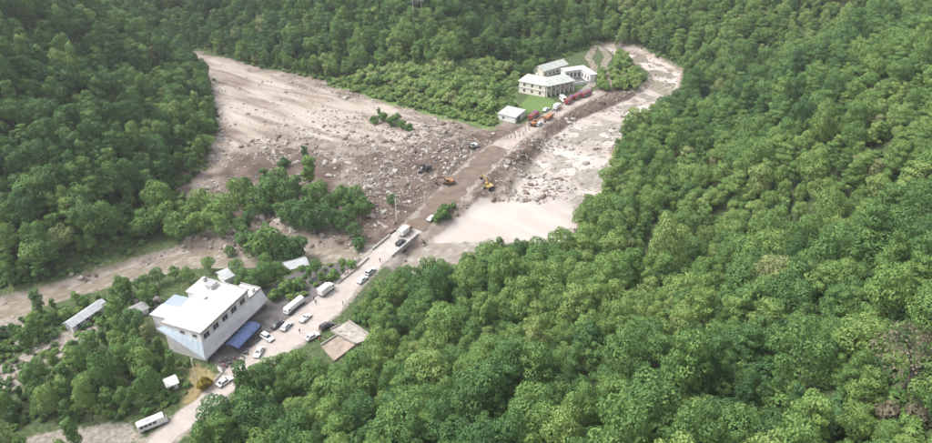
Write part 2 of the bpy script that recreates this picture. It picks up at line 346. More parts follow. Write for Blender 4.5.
YARDM = mat('grey_yard', (.125, .115, .112), .9, col2=(.06, .055, .053), nscale=.3, bump=.3, bscale=2)
ASPH.node_tree.nodes['Noise Texture'].inputs['Roughness'].default_value = .7
tag(link('road', ribbon('road', RXY[:BR0+1], RHW[:BR0+1], ASPH, .07)), 'pale road past the white building', kind='structure')
tag(link('mud_track', ribbon('mud_track', RXY[BR1:16], RHW[BR1:16], MUDR, .07, wob=2.4)), 'brown mud track across the debris', kind='structure')
tag(link('gravel_track', ribbon('gravel_track', RXY[15:], RHW[15:], PALEM, .075, wob=1.3)), 'pale gravel track to the far houses', kind='structure')
tag(link('yard', poly_mesh('yard', YARD, .325, YARDM)), 'grey yard beside the white building', kind='structure')
for pts in ([(597, 44), (588, 58), (594, 68), (597, 76), (591, 86), (580, 92)], [(601, 46), (608, 58), (603, 66), (610, 76), (613, 88)]):
    P = [un(u, v, 0)[:2] for u, v in pts]
    tag(link('stream', ribbon('stream', P, [2.2]*len(P), WAT, .25)), 'narrow pale stream '+('hugging the courtyard house' if pts[0][0] == 597 else 'along the bushy island of the far bend'), kind='structure')
#@@STRUCT

# ------------------------------------------------------------------ bridge
CONC = mat('concrete', (.336, .308, .284), .9, noise=.3, nscale=.8, bump=.2, bscale=6)
PALEC = mat('pale_concrete', (0.34, 0.31, 0.285), .85, noise=.2, nscale=.6)
WHITE = mat('white_paint', (.62, .605, .59), .55, noise=.12, nscale=.5)
WALLW = mat('white_render', (0.64, 0.62, 0.62), .8, noise=.18, nscale=.4)
BLUEG = mat('blue_grey_sheet', (.24, .285, .345), .5, noise=.12, nscale=.4)
LBLUE = mat('light_blue_sheet', (0.42, 0.49, 0.55), .5, noise=.12, nscale=.4)
DARKM = mat('dark_metal', (.03, .03, .033), .5)
GLASS = mat('window_glass', (.035, .042, .05), .12, spec=.6)
STEEL = mat('grey_steel', (.32, .32, .33), .45, metal=.4)
p0, p1 = RXY[BR0], RXY[BR1]; dv = p1-p0; BL = float(np.linalg.norm(dv)); BA = math.atan2(dv[1], dv[0])
br = root('bridge', 'concrete bridge with broken railings carrying the road over the brown river', 'bridge', (p0[0], p0[1], 0), BA)
MB().box(-1.2, BL+1.2, -4.3, 4.3, -.55, .52).obj('deck', PALEC, br, bevel=.04)
for y in (-3.1, 0, 3.1): MB().box(-1, BL+1, y-.35, y+.35, -1.5, -.552).obj('girder', CONC, br)
for x in (-.4, BL*.5, BL+.4):
    MB().hexa([(x-.7, -3.9, -4), (x+.7, -3.9, -4), (x+.7, 3.9, -4), (x-.7, 3.9, -4)], [(x-.5, -3.7, -1.502), (x+.5, -3.7, -1.502), (x+.5, 3.7, -1.502), (x-.5, 3.7, -1.502)]).obj('pier', CONC, br)
for y, x0, x1 in ((-4.15, -1, BL*.93), (4.15, -1, BL*.55)):
    m = MB(); k = int((x1-x0)/1.6)
    for i in range(k+1):
        x = x0+i*(x1-x0)/k; m2 = MB().box(x-.1, x+.1, y-.1, y+.1, .522, 1.5)
        link('rail_post', cached(('railpost', y, i), lambda: m2.mesh('rail_post', PALEC)), br)
    for z in (1.15, 1.5): m.bar((x0, y, z), (x1, y, z), .09, 6)
    m.obj('hand_rail', WHITE, br); MB().box(x0, x1, y-.07, y+.07, .525, .95).obj('parapet', CONC, br)
tag(link('road_wall', (lambda: (lambda m: [m.hexa([(a[0], a[1], -.3), (b[0], b[1], -.3), (b[0]-.28, b[1]+.2, -.3), (a[0]-.28, a[1]+.2, -.3)], [(a[0], a[1], 1.0), (b[0], b[1], 1.0), (b[0]-.28, b[1]+.2, 1.0), (a[0]-.28, a[1]+.2, 1.0)])
     for a, b in zip([un(338, 284, .5), un(347, 277, .5), un(357, 269, .5)], [un(346.7, 277.2, .5), un(356.7, 269.2, .5), un(369, 258, .5)])] and m.mesh('road_wall', PALEC))(MB()))()), 'low pale parapet wall along the road before the bridge', 'wall')

# ------------------------------------------------------------------ white building beside the road (local x along its length, y away from the road)
HA = math.atan2(NA[1], NA[0])
hb = root('white_building', 'tall white building with flat white roof and pale overhanging front beside the road', 'building', (NO[0], NO[1], .3), HA)
MB().box(0, 21.6, 0, 13, -.6, 9.95).box(14.6, 21.6, 13.003, 16.4, -.6, 9.947).obj('wall', WALLW, hb)
RW = mat('white_roof_membrane', (.50, .475, .46), .6, col2=(.36, .33, .305), nscale=.12)
MB().box(-.35, 21.95, -.35, 13.3, 9.953, 10.25).box(14.2, 21.95, 13.303, 16.8, 9.954, 10.247).obj('roof', RW, hb, bevel=.05)
for x in np.arange(1.8, 21.6, 2.05): link('roof_seam', cached('seam', lambda: MB().box(-.05, .05, -.1, 13.2, 10.25, 10.3).mesh('roof_seam', RW)), hb, (x, 0, 0))
PAR = mat('stained_parapet', (.36, .345, .335), .85, noise=.3, nscale=.5)
pm = MB()
pm.box(-.37, 21.97, -.37, -.12, 10.253, 10.55).box(-.37, -.12, -.117, 13.3, 10.253, 10.55).box(21.72, 21.97, -.117, 16.8, 10.253, 10.55)
pm.obj('parapet', PAR, hb)
def window(parent, x, y, z, w_, h_, mframe, mglass, ax='x', out=-1, mull=True):
    """window in a wall facing out along local -y/+y (ax x) or -x/+x (ax y)"""
    fr = MB(); gl = MB(); t = .1
    def bx(m, a0, a1, d0, d1, z0, z1):
        d0, d1 = sorted((d0*out, d1*out))
        m.box(a0, a1, d0, d1, z0, z1) if ax == 'x' else m.box(d0, d1, a0, a1, z0, z1)
    bx(fr, -w_/2, w_/2, -.05, .09, 0, t); bx(fr, -w_/2, w_/2, -.05, .09, h_-t, h_); bx(fr, -w_/2, -w_/2+t, -.05, .09, t, h_-t); bx(fr, w_/2-t, w_/2, -.05, .09, t, h_-t)
    if mull: bx(fr, -t/2, t/2, -.05, .085, t, h_-t)
    bx(gl, -w_/2+t, w_/2-t, -.04, .03, t, h_-t)
    f = fr.obj('window', mframe, parent, (x, y, z)); gl.obj('pane', mglass, f)
FRM = mat('window_frame', (.36, .34, .34), .5)
for i in range(5): window(hb, 2.1+i*4.1, -.003, 7.1, 2.4, 1.9, FRM, GLASS, 'x', -1)
for yy in (2.2, 6.5): window(hb, -.003, yy, 8.0, 1.5, 1.2, FRM, GLASS, 'y', -1)
MB().box(0, 21.6, -.06, -.003, 9.3, 9.94).obj('fascia_band', PAR, hb)
# steep skirt awnings over the ground floor
AWN = mat('pale_awning_sheet', (0.66, 0.645, 0.665), .6, noise=.15, nscale=.35)
def slab(m, P, th=.12): m.hexa([(a, b, c-th) for a, b, c in P], P)
aw = MB(); slab(aw, [(0, -.02, 6.7), (-1.3, -.95, 2.1), (28.4, -1.25, 2.1), (27.6, -.02, 6.3)]); aw.obj('awning', AWN, hb)
for i in range(13):
    x = -.9+i*2.4; MB().bar((max(x, .05), -.06, 6.7-.4*max(x, 0)/27.6), (x, -1.0-.01*i, 2.14), .03, 4).obj('awning_rib', AWN, hb)
MB().box(-1.2, 28.3, -1.32, -1.02, 1.9, 2.07).obj('gutter', PAR, hb)
P = [(-1.3, -.95, 2.12), (-.02, 0, 6.75), (-.02, 12.7, 9.2), (-.7, 15.2, 8.0)][::-1]
MB().hexa([(x, y, z-.13) for x, y, z in P], P).obj('end_awning', LBLUE, hb)
for i in range(9):
    f = i/8; MB().bar((-.08, .1+12.5*f, 6.78+2.42*f), (-1.3+.6*f, -.92+16*f, 2.16+5.85*f), .04, 4).obj('awning_rib', LBLUE, hb)
for x in (-1, 3.5, 9.5, 15.5, 21.5, 27.5): link('awning_post', cached('apost', lambda: MB().bar((0, -.9, -.4), (0, -.9, 2.0), .09, 8).mesh('awning_post', STEEL)), hb, (x, 0, 0))
SHUT = mat('shop_shutter', (.10, .105, .115), .5)
for i in range(6):
    q = MB(); x = .6+i*3.5
    for k in range(8): q.box(x, x+2.9, -.06-.03*(k % 2), .02, -.2+k*.36, .155+k*.36)
    q.obj('shutter', SHUT, hb)
# lower blue grey roofs behind and the open terrace at the far end
lw = root('rear_wing', 'low blue-grey roofed wing behind the white roof', 'building', (NO[0], NO[1], .3), HA)
MB().box(5.4, 10.4, 13.02, 22.6, -.8, 6.3).box(10.41, 14.5, 13.02, 22.6, -.8, 5.9).obj('wall', WALLW, lw)
m = MB(); slab(m, [(5, 13.03, 7.0), (10.5, 13.03, 7.0), (10.5, 23.2, 6.43), (5, 23.2, 6.43)], .1); m.obj('roof', LBLUE, lw)
m = MB(); slab(m, [(10.55, 13.04, 6.6), (16, 13.04, 6.6), (16, 23.4, 6.05), (10.55, 23.4, 6.05)], .1); m.obj('roof', BLUEG, lw)
for i in range(5): MB().bar((5.4+i*1.15, 13.2, 7.01), (5.4+i*1.15, 23.1, 6.46), .04, 4).obj('roof_rib', LBLUE, lw)
window(lw, 7.5, 22.61, 1.8, 1.5, 1.4, FRM, GLASS, 'x', 1); window(lw, 5.39, 18, 2.2, 1.5, 1.4, FRM, GLASS, 'y', -1)
te = root('end_terrace', 'small open terrace block at the far end of the white building', 'building', (NO[0], NO[1], .3), HA)
MB().box(22.2, 27.4, -.0, 7, -.5, 6.2).obj('wall', WALLW, te)
MB().box(22.1, 27.8, .02, 7.4, 6.203, 6.45).obj('roof', RW, te)
MB().box(22.1, 27.8, .02, .22, 6.453, 7.0).box(27.6, 27.8, .223, 7.4, 6.453, 7.0).obj('parapet', PAR, te)
def local(x, y, z=0): q = NO+NA*x+NB*y; return (q[0], q[1], z)
def water_tank(x, y, z, label, m):
    t = root('water_tank', label, 'water tank', local(x, y, z), HA, None)
    MB().bar((0, 0, .3), (0, 0, 1.5), .62, 14).obj('tank', m, t, smooth=False); MB().bar((0, 0, 1.5), (0, 0, 1.75), .6, 14, r2=.2).obj('lid', m, t)
    for a in range(3): MB().bar((.45*math.cos(a*2.1), .45*math.sin(a*2.1), 0), (.45*math.cos(a*2.1), .45*math.sin(a*2.1), .3), .06, 5).obj('leg', STEEL, t)
water_tank(25.6, 1.3, 6.75, 'pale round water tank on the end terrace of the white building', WHITE)
water_tank(20.6, 14.6, 10.55, 'dark round water tank on the far rear corner of the white roof', STEEL)
t = root('roof_shed', 'small grey stair housing on the far end of the white roof', 'roof shed', local(19.0, 11.0, 10.55), HA)
MB().box(-1.5, 1.5, -1.2, 1.2, 0, 1.3).obj('wall', WALLW, t); MB().box(-1.7, 1.7, -1.4, 1.4, 1.303, 1.45).obj('roof', STEEL, t); MB().box(-1.56, -1.503, -.4, .4, .05, 1.15).obj('door', FRM, t)
t = root('roof_vent', 'small dark vent on the middle of the white roof', 'vent', local(13.6, 9.0, 10.6), HA)
MB().box(-.5, .5, -.35, .35, 0, .35).obj('housing', STEEL, t); MB().box(-.6, .6, -.45, .45, .353, .42).obj('cap', FRM, t)
# blue canopy with posts
TARP = mat('blue_tarpaulin', (.055, .085, .18), .5, noise=.3, nscale=.6, bump=.3, bscale=3)
t = root('blue_canopy', 'long blue tarpaulin canopy on dark posts in front of the white building', 'canopy', local(10.9, -4.9, .3), HA)
V = []; F = []; nx, ny = 16, 8
for i in range(nx+1):
    for j in range(ny+1):
        u, v = i/nx, j/ny; V.append((-5.6+11.2*u, -2.3+4.6*v, 2.75+.55*math.sin(PI*v)-.12*abs(math.sin(u*PI*4))*(1-.5*math.sin(PI*v))))
o_ = len(V); V += [(x, y, z-.05) for x, y, z in V]
F = [(i*(ny+1)+j, (i+1)*(ny+1)+j, (i+1)*(ny+1)+j+1, i*(ny+1)+j+1) for i in range(nx) for j in range(ny)]
F += [tuple(o_+k for k in f[::-1]) for f in F]
link('tarpaulin', MB().add(V, F).mesh('tarpaulin', TARP), t)
MB().add([(-5.6, -2.32, 2.75), (5.6, -2.32, 2.75), (5.6, -2.36, 2.0), (-5.6, -2.36, 2.0), (-5.6, -2.34, 2.75), (5.6, -2.34, 2.75), (5.6, -2.38, 2.0), (-5.6, -2.38, 2.0)], [(0, 1, 2, 3), (7, 6, 5, 4)]).obj('side_flap', mat('shaded_blue_tarpaulin', (.03, .045, .10), .6), t)  # flap in a darker tarpaulin blue: shade on this side put into the colour
for x in (-5.4, -1.8, 1.8, 5.4):
    for y in (-2.2, 2.2): link('post', cached('cpost', lambda: MB().bar((0, 0, -.1), (0, 0, 2.7), .07, 6).mesh('post', DARKM)), t, (x, y, 0))

# ------------------------------------------------------------------ smaller sheds near the river
SHEDR = mat('pale_sheet_roof', (.368, .380, .392), .5, noise=.25, nscale=.7); SHEDR2 = mat('weathered_sheet_roof', (.288, .288, .280), .6, noise=.3, nscale=.6)
def gable_shed(name, label, u0, v0, u1, v1, wid, hw_, hr, roofm, wallm=WALLW, cat='shed', ribs=True, doors=True):
    a, b = un(u0, v0)[:2], un(u1, v1)[:2]; d = b-a; Ls = float(np.linalg.norm(d)); zz = float(min(ground(*a), ground(*b)))
    t = root(name, label, cat, (a[0], a[1], zz), math.atan2(d[1], d[0])); h = wid/2
    MB().add([(0, -h, -.8), (Ls, -h, -.8), (Ls, h, -.8), (0, h, -.8), (0, -h, hw_), (Ls, -h, hw_), (Ls, h, hw_), (0, h, hw_), (0, 0, hr), (Ls, 0, hr)],
             [(3, 2, 1, 0), (0, 1, 5, 4), (2, 3, 7, 6), (1, 2, 6, 9, 5), (3, 0, 4, 8, 7), (4, 5, 9, 8), (6, 7, 8, 9)]).obj('wall', wallm, t)
    k = (hr-hw_)/h; e = .5
    for s in (-1, 1):
        y0, y1 = s*(h+e), 0; z0 = hw_-k*e+.08; P = [(-.4, y0, z0), (Ls+.4, y0, z0), (Ls+.4, y1, hr+.08), (-.4, y1, hr+.08)]
        if s > 0: P = P[::-1]
        rf = MB().hexa([(x, y, z-.07) for x, y, z in P], P).obj('roof', roofm, t)
        if ribs:
            m = MB()
            for x in np.arange(0, Ls+.3, 1.3): m.bar((x, y0, z0+.03), (x, y1, hr+.1), .05, 4)
            m.obj('roof_rib', roofm, rf)
    if doors:
        MB().box(-.06, .02, -.6, .6, -.1, 2).obj('door', FRM, t)
        for x in np.arange(2, Ls-1, 3.2): window(t, x, -h-.003, .9, 1.1, min(1.0, hw_-1.1), FRM, GLASS, 'x', -1, False)
    return t
gable_shed('long_shed', 'long narrow pale roofed shed among the trees left of the white building', 70, 331, 104, 308, 3.4, 2.3, 3.2, SHEDR)
gable_shed('river_hut', 'pale roofed hut in the trees by the river bend', 283, 268, 306, 262, 5, 2.4, 3.3, SHEDR)
gable_shed('small_hut', 'tiny white hut in bushes below the white building', 167, 388, 177, 384, 3, 2.2, 2.8, WHITE, doors=True)
gable_shed('grey_shed', 'low weathered shed beside the rear of the white building', 130, 318, 146, 310, 4, 2.2, 3, SHEDR2)
gable_shed('rear_shed', 'bright roofed shed just behind the far end of the white building', 222, 282, 238, 275, 5, 2.4, 3.2, SHEDR, doors=False)

# concrete foundation beside the road
ctr = un(346, 340, .5)
fa, fb, fc, fd = un(330.5, 330, .9), un(348, 321.5, .9), un(372.6, 338, .9), un(355, 344, .9)
f0, f1, f2 = un(321, 345, .9), un(337, 335, .9), un(334, 360, .9)
cf = root('concrete_foundation', 'unfinished concrete foundation slab with low walls beside the road', 'foundation', (ctr[0], ctr[1], 0), 0)
def rel3(P, z): return (P[0]-ctr[0], P[1]-ctr[1], z)
MB().hexa([rel3(P, -3) for P in (fd, fc, fb, fa)], [rel3(P, .95) for P in (fd, fc, fb, fa)]).obj('slab', mat('worn_concrete', (.32, .29, .26), .9, noise=.35, nscale=.5), cf)
MB().hexa([rel3(P, -3) for P in (f2, fd, f1, f0)], [rel3(P, .6) for P in (f2, fd, f1, f0)]).obj('slab', mat('earthy_concrete', (.31, .25, .205), .9, noise=.35, nscale=.5), cf)
def wallseg(p, q, h, th=.25, z=.953):
    p, q = np.array(rel3(p, 0)), np.array(rel3(q, 0)); d = (q-p)/np.linalg.norm(q-p); n = np.array([-d[1], d[0], 0])*th/2
    B = [p-n, q-n, q+n, p+n]; MB().hexa([(b[0], b[1], z) for b in B], [(b[0], b[1], z+h) for b in B]).obj('low_wall', PALEC, cf)
wallseg(fb+(fc-fb)*.03, fb+(fc-fb)*.97, .8); wallseg(f1+(fd-f1)*.25, fd, .7); wallseg(f0, f1, .6, z=.603); wallseg(fa, fa+(fb-fa)*.55, .5)
for k in range(6): 
    q = fa+(fc-fa)*random.uniform(.2, .8)+(fb-fa)*random.uniform(-.3, .3)
    tag(MB().box(-.6, .6, -.12, .12, 0, .14).obj('plank', mat('weathered_wood', (.30, .24, .18), .8, noise=.3), None, (q[0], q[1], .955), (0, 0, random.uniform(0, 3))), 'loose weathered plank lying on the concrete foundation', 'plank', 'planks on the concrete foundation')

# ------------------------------------------------------------------ far houses
FD = np.array([13.2, -7.2])/15.04; FE = np.array([.48, .877]); FA_ = math.atan2(FD[1], FD[0])
FZ = float(ground(34, 366))
CREAM = mat('cream_render', (0.66, 0.615, 0.54), .8, noise=.12, nscale=.4); TILE = mat('grey_green_roof', (0.34, 0.355, 0.335), .7, noise=.2, nscale=.5); PALER = mat('pale_flat_roof', (0.46, 0.445, 0.425), .7, noise=.15, nscale=.4)
fh = root('far_house', 'two storey cream house with pale hipped roof by the lawn', 'house', (28.1, 368.2, FZ), FA_)
MB().box(0, 15, 0, 11.5, -1, 6.6).obj('wall', CREAM, fh)
MB().hexa([(-.6, -.6, 6.603), (15.6, -.6, 6.603), (15.6, 12.1, 6.603), (-.6, 12.1, 6.603)], [(4.5, 5, 8.2), (10.5, 5, 8.2), (10.5, 6.5, 8.2), (4.5, 6.5, 8.2)]).obj('roof', PALER, fh)
MB().box(-.3, 15.3, -.3, -.003, 3.2, 3.45).obj('ledge', PALER, fh)
for z in (1.1, 4.3):
    for x in (3, 7.5, 12): window(fh, x, -.003, z, 1.2, 1.5, FRM, GLASS, 'x', -1, False)
    for y in (3, 8.5): window(fh, -.003, y, z, 1.2, 1.5, FRM, GLASS, 'y', -1, False)
t = fh; MB().box(5.5, 6.5, 8.6, 9.6, 7.2, 9.0).obj('chimney', CREAM, t)
# arcaded wing to the right
q0 = np.array([41.9, 360.8]); q1 = np.array([57.5, 369.5]); wd = q1-q0; wl = float(np.linalg.norm(wd))
wg = root('arcade_house', 'two storey house with dark arcade openings beside the cream house', 'house', (q0[0], q0[1], FZ), math.atan2(wd[1], wd[0]))
MB().box(.05, wl, 1.6, 11, -1, 6.2).obj('wall', CREAM, wg)
MB().hexa([(-.3, -.5, 6.203), (wl+.5, -.5, 6.203), (wl+.5, 11.5, 6.203), (-.3, 11.5, 6.203)], [(1, 4.5, 7.6), (wl-1, 4.5, 7.6), (wl-1, 6, 7.6), (1, 6, 7.6)]).obj('roof', TILE, wg)
MB().box(.05, wl, -.05, 1.597, 2.95, 3.25).obj('balcony', PALER, wg)
n = 6
for i in range(n+1):
    x = .35+i*(wl-.7)/n; link('column', cached('acol', lambda: MB().box(-.28, .28, -.1, .4, -1, 2.947).box(-.24, .24, -.08, .35, 3.253, 6.2).mesh('column', CREAM)), wg, (x, 0, 0))
BRICKR = mat('dull_red_panel', (.34, .17, .14), .8, noise=.3, nscale=.6)
for i in range(n):
    x = .35+(i+.5)*(wl-.7)/n
    window(wg, x, 1.597, .2, 1.5, 2.2, FRM, GLASS, 'x', -1, False); window(wg, x, 1.597, 3.9, 1.4, 1.6, FRM, GLASS, 'x', -1, False)
    MB().box(x-.9, x+.9, -.02, .08, 3.253, 4.1).obj('balcony_panel', BRICKR if i % 2 else PALER, wg)
# long low building and courtyard behind
r0 = un(548, 64, 5); r1 = un(572, 58.5, 5); 
lb = root('long_house', 'long low house with grey-green ridged roof behind the cream house', 'house', (43.0, 390.5, FZ), math.atan2(12, 15))
MB().box(0, 19, 0, 8, -1, 4).obj('wall', CREAM, lb)
for s in (0, 1):
    P = [(-.5, -.6, 3.9), (19.5, -.6, 3.9), (19.5, 4, 5.9), (-.5, 4, 5.9)] if s == 0 else [(19.5, 8.6, 3.9), (-.5, 8.6, 3.9), (-.5, 4, 5.9), (19.5, 4, 5.9)]
    MB().hexa([(x, y, z-.12) for x, y, z in P], P).obj('roof', TILE, lb)
MB().add([(19, 0, 4), (19, 8, 4), (19, 4, 5.7), (0, 0, 4), (0, 8, 4), (0, 4, 5.7)], [(0, 1, 2), (3, 5, 4)]).obj('gable', CREAM, lb)
for x in np.arange(2, 19, 3): window(lb, x, -.003, 1, 1.2, 1.4, FRM, GLASS, 'x', -1, False)
cy = root('courtyard_house', 'flat pale roofed house around a dark courtyard right of the long house', 'house', (58.5, 378.5, FZ), math.radians(22))
MB().box(0, 14, 10, 15, -1, 4.6).box(10, 14, 0, 9.997, -1, 4.597).obj('wall', WALLW, cy)
MB().box(-.4, 14.4, 9.6, 15.4, 4.603, 4.85).box(9.6, 14.4, -.4, 9.597, 4.6, 4.847).obj('roof', PALER, cy)
for x in np.arange(1.5, 9, 2.4): window(cy, x, 9.997, .8, 1.3, 2.6, FRM, GLASS, 'x', -1, False)
for y in (2, 5, 8): window(cy, 9.997, y, 1.2, 1.3, 2, FRM, GLASS, 'y', -1, False)
MB().box(0, 9.9, -.2, 9.9, -.6, .15).obj('courtyard_floor', YARDM, cy)
MB().box(0, 9.59, -.3, 0, .153, 1.8).obj('courtyard_wall', WALLW, cy)
gr = root('white_garage', 'low white garage with flat grey roof at the track corner', 'garage', (15.6, 331.6, float(ground(18, 331))), math.atan2(-5.2, 8.4))
MB().box(0, 9.5, 0, 10, -1, 2.9).obj('wall', WHITE, gr); MB().hexa([(-.4, -.4, 2.903), (9.9, -.4, 2.903), (9.9, 10.4, 3.3), (-.4, 10.4, 3.3)], [(-.4, -.4, 3.1), (9.9, -.4, 3.1), (9.9, 10.4, 3.5), (-.4, 10.4, 3.5)]).obj('roof', TILE, gr)
MB().box(9.497, 9.56, 2, 5, -.2, 2.4).obj('door', SHUT, gr); window(gr, 3, -.003, .9, 1.4, 1.1, FRM, GLASS, 'x', -1, False)

# ------------------------------------------------------------------ poles
POLE = mat('pale_pole', (.62, .56, .44), .8, noise=.2, nscale=1)
def pole(name, label, P, h, lean, arms, group=None):
    t = root(name, label, 'utility pole', P, random.uniform(0, 3)); MB().bar((0, 0, -1), (lean[0], lean[1], h), .2, 8, r2=.13).obj('shaft', POLE, t)
    for z in arms:
        f = z/h; x, y = lean[0]*f, lean[1]*f
        MB().box(x-.9, x+.9, y-.25, y-.13, z, z+.12).obj('crossarm', STEEL, t)
        for a in (-.75, 0, .75): link('insulator', cached('insul', lambda: MB().bar((0, 0, 0), (0, 0, .25), .06, 6).mesh('insulator', WHITE)), t, (x+a, y-.19, z+.12))
    return t
P = un(199, 388, .2); pole('utility_pole', 'cream utility pole standing at the roadside below the white building', P, 10.5, (.2, .2), (9.8,))
P = hit(397, 222); pole('utility_pole', 'thin pale utility pole standing in the mud beside the bridge', P, 10, (-.3, 0), (9.3, 8.6))
P = hit(418, 33)
t = root('power_pylon', 'pale twin pole power pylon standing in the forest on the back hill', 'pylon', P, .1)
for x in (-2.3, 2.3): link('pole', cached('pyl', lambda: MB().bar((0, 0, -1), (0, 0, 19), .2, 8, r2=.13).mesh('pole', PALEC)), t, (x, 0, 0))
MB().box(-3.6, 3.6, -.33, -.21, 17.2, 17.4).obj('crossarm', PALEC, t)
for x in (-3.3, 0, 3.3): link('insulator', cached('pins', lambda: MB().bar((0, 0, 0), (0, 0, -1.2), .1, 6).mesh('insulator', STEEL)), t, (x, -.27, 17.2))
P = un(221, 374, .3); t = root('notice_board', 'small white notice board on legs at the yard entrance', 'sign', P, -.6)
MB().box(-.9, .9, -.04, .04, .8, 2.4).obj('panel', WHITE, t)
for x in (-.7, .7): MB().bar((x, .08, -.2), (x, .08, 2.3), .05, 6).obj('leg', STEEL, t)

# ------------------------------------------------------------------ vehicles (x forward, origin on the ground)
TYRE = mat('tyre', (.02, .02, .02), .85); RIM = mat('wheel_rim', (.4, .4, .4), .4, metal=.5); LAMP = mat('lamp_glass', (.75, .73, .68), .15, spec=.6); TAIL = mat('tail_lamp', (.35, .02, .02), .2)
def paint(n, c, r=.35): return mat(n, c, r, spec=.5)
CARW = paint('white_car_paint', (.66, .66, .65)); CARD = paint('dark_car_paint', (.045, .047, .055)); CARS = paint('silver_car_paint', (.46, .47, .48)); RED = paint('red_paint', (.21, .04, .032)); ORNG = mat('orange_paint', (.36, .15, .05), .6, col2=(.19, .12, .08), nscale=1.2); YELL = mat('yellow_paint', (.42, .29, .07), .6, col2=(.22, .15, .08), nscale=1.2)
def wheels(t, xs, y, r, wdt=.24):
    for x in xs:
        for s in (-1, 1):
            wv = link('wheel', cached(('tyre', r, wdt), lambda: MB().bar((0, -wdt/2, 0), (0, wdt/2, 0), r, 14).mesh('wheel', TYRE)), t, (x, s*y, r))
            link('rim', cached(('rim', r, wdt), lambda: MB().bar((0, -wdt/2-.015, 0), (0, wdt/2+.015, 0), r*.58, 10).mesh('rim', RIM)), wv)
def lamps(t, L, y, z, hf=.14):
    for s in (-1, 1):
        link('headlight', cached(('hl', hf), lambda: MB().box(-.04, .04, -.16, .16, -hf/2, hf/2).mesh('headlight', LAMP)), t, (L[1], s*y, z))
        link('tail_light', cached(('tl', hf), lambda: MB().box(-.04, .04, -.12, .12, -hf/2, hf/2).mesh('tail_light', TAIL)), t, (L[0], s*y, z+.1))
def place(u0, v0, u1, v1, z=None):       # rear pixel, front pixel -> midpoint and heading
    a, b = un(u0, v0, .5), un(u1, v1, .5); c = (a+b)/2
    return (c[0], c[1], z if z is not None else float(ground(c[0], c[1]))+.08), math.atan2(b[1]-a[1], b[0]-a[0])
def car(label, P, rz, m, group=None, suv=False, pickup=False):
    t = root('parked_car', label, 'car', P, rz, group); k = .18 if suv else 0
    prof = [(-2.15, .32), (-2.25, .6), (-2.2, .95+k*.5), (.95, .97+k*.5), (2.0, .82+k*.5), (2.25, .62), (2.2, .32)]
    link('body', cached(('carbody', m.name, suv), lambda: MB().prism(prof, -.88, .88).mesh('body', m, bevel=.07)), t)
    x0, x1 = (-.3, 1.0) if pickup else ((-2.1, 1.05) if suv else (-1.75, 1.0)); a0, a1 = (x0+.25, x1-.65) if pickup else ((x0+.3, x1-.75) if suv else (x0+.65, x1-.7)); zb, zt = .96+k*.5, 1.46+k*1.3
    link('windows', cached(('carglass', suv, pickup), lambda: MB().hexa([(x0, -.8, zb), (x1, -.8, zb), (x1, .8, zb), (x0, .8, zb)], [(a0, -.62, zt), (a1, -.62, zt), (a1, .62, zt), (a0, .62, zt)]).mesh('windows', GLASS)), t)
    def roofm():
        q = MB().box(a0-.03, a1+.03, -.65, .65, zt+.002, zt+.06)
        for s in (-1, 1):
            q.bar((x0, s*.8, zb), (a0, s*.63, zt), .06, 4); q.bar((x1, s*.8, zb), (a1, s*.63, zt), .05, 4)
            if not pickup: q.bar(((x0+x1)/2-.1, s*.81, zb), ((a0+a1)/2-.1, s*.64, zt), .05, 4)
        return q.mesh('roof', m)
    link('roof', cached(('carroof', m.name, suv, pickup), roofm), t)
    if pickup: link('load_bed', cached(('bed', m.name), lambda: MB().box(-2.2, -.4, -.86, -.78, .96, 1.25).box(-2.2, -.4, .78, .86, .96, 1.25).box(-2.23, -2.15, -.78, .78, .96, 1.25).mesh('load_bed', m)), t)
    for s in (-1, 1): link('mirror', cached(('mir', m.name), lambda: MB().box(-.08, .08, -.1, .1, 0, .13).mesh('mirror', m)), t, (.75, s*.97, .98))
    link('bumper', cached('bump', lambda: MB().box(2.2, 2.3, -.8, .8, .35, .5).box(-2.31, -2.2, -.8, .8, .38, .55).mesh('bumper', DARKM)), t)
    wheels(t, (-1.35, 1.4), .8, .34); lamps(t, (-2.24, 2.17), .62, .72); return t
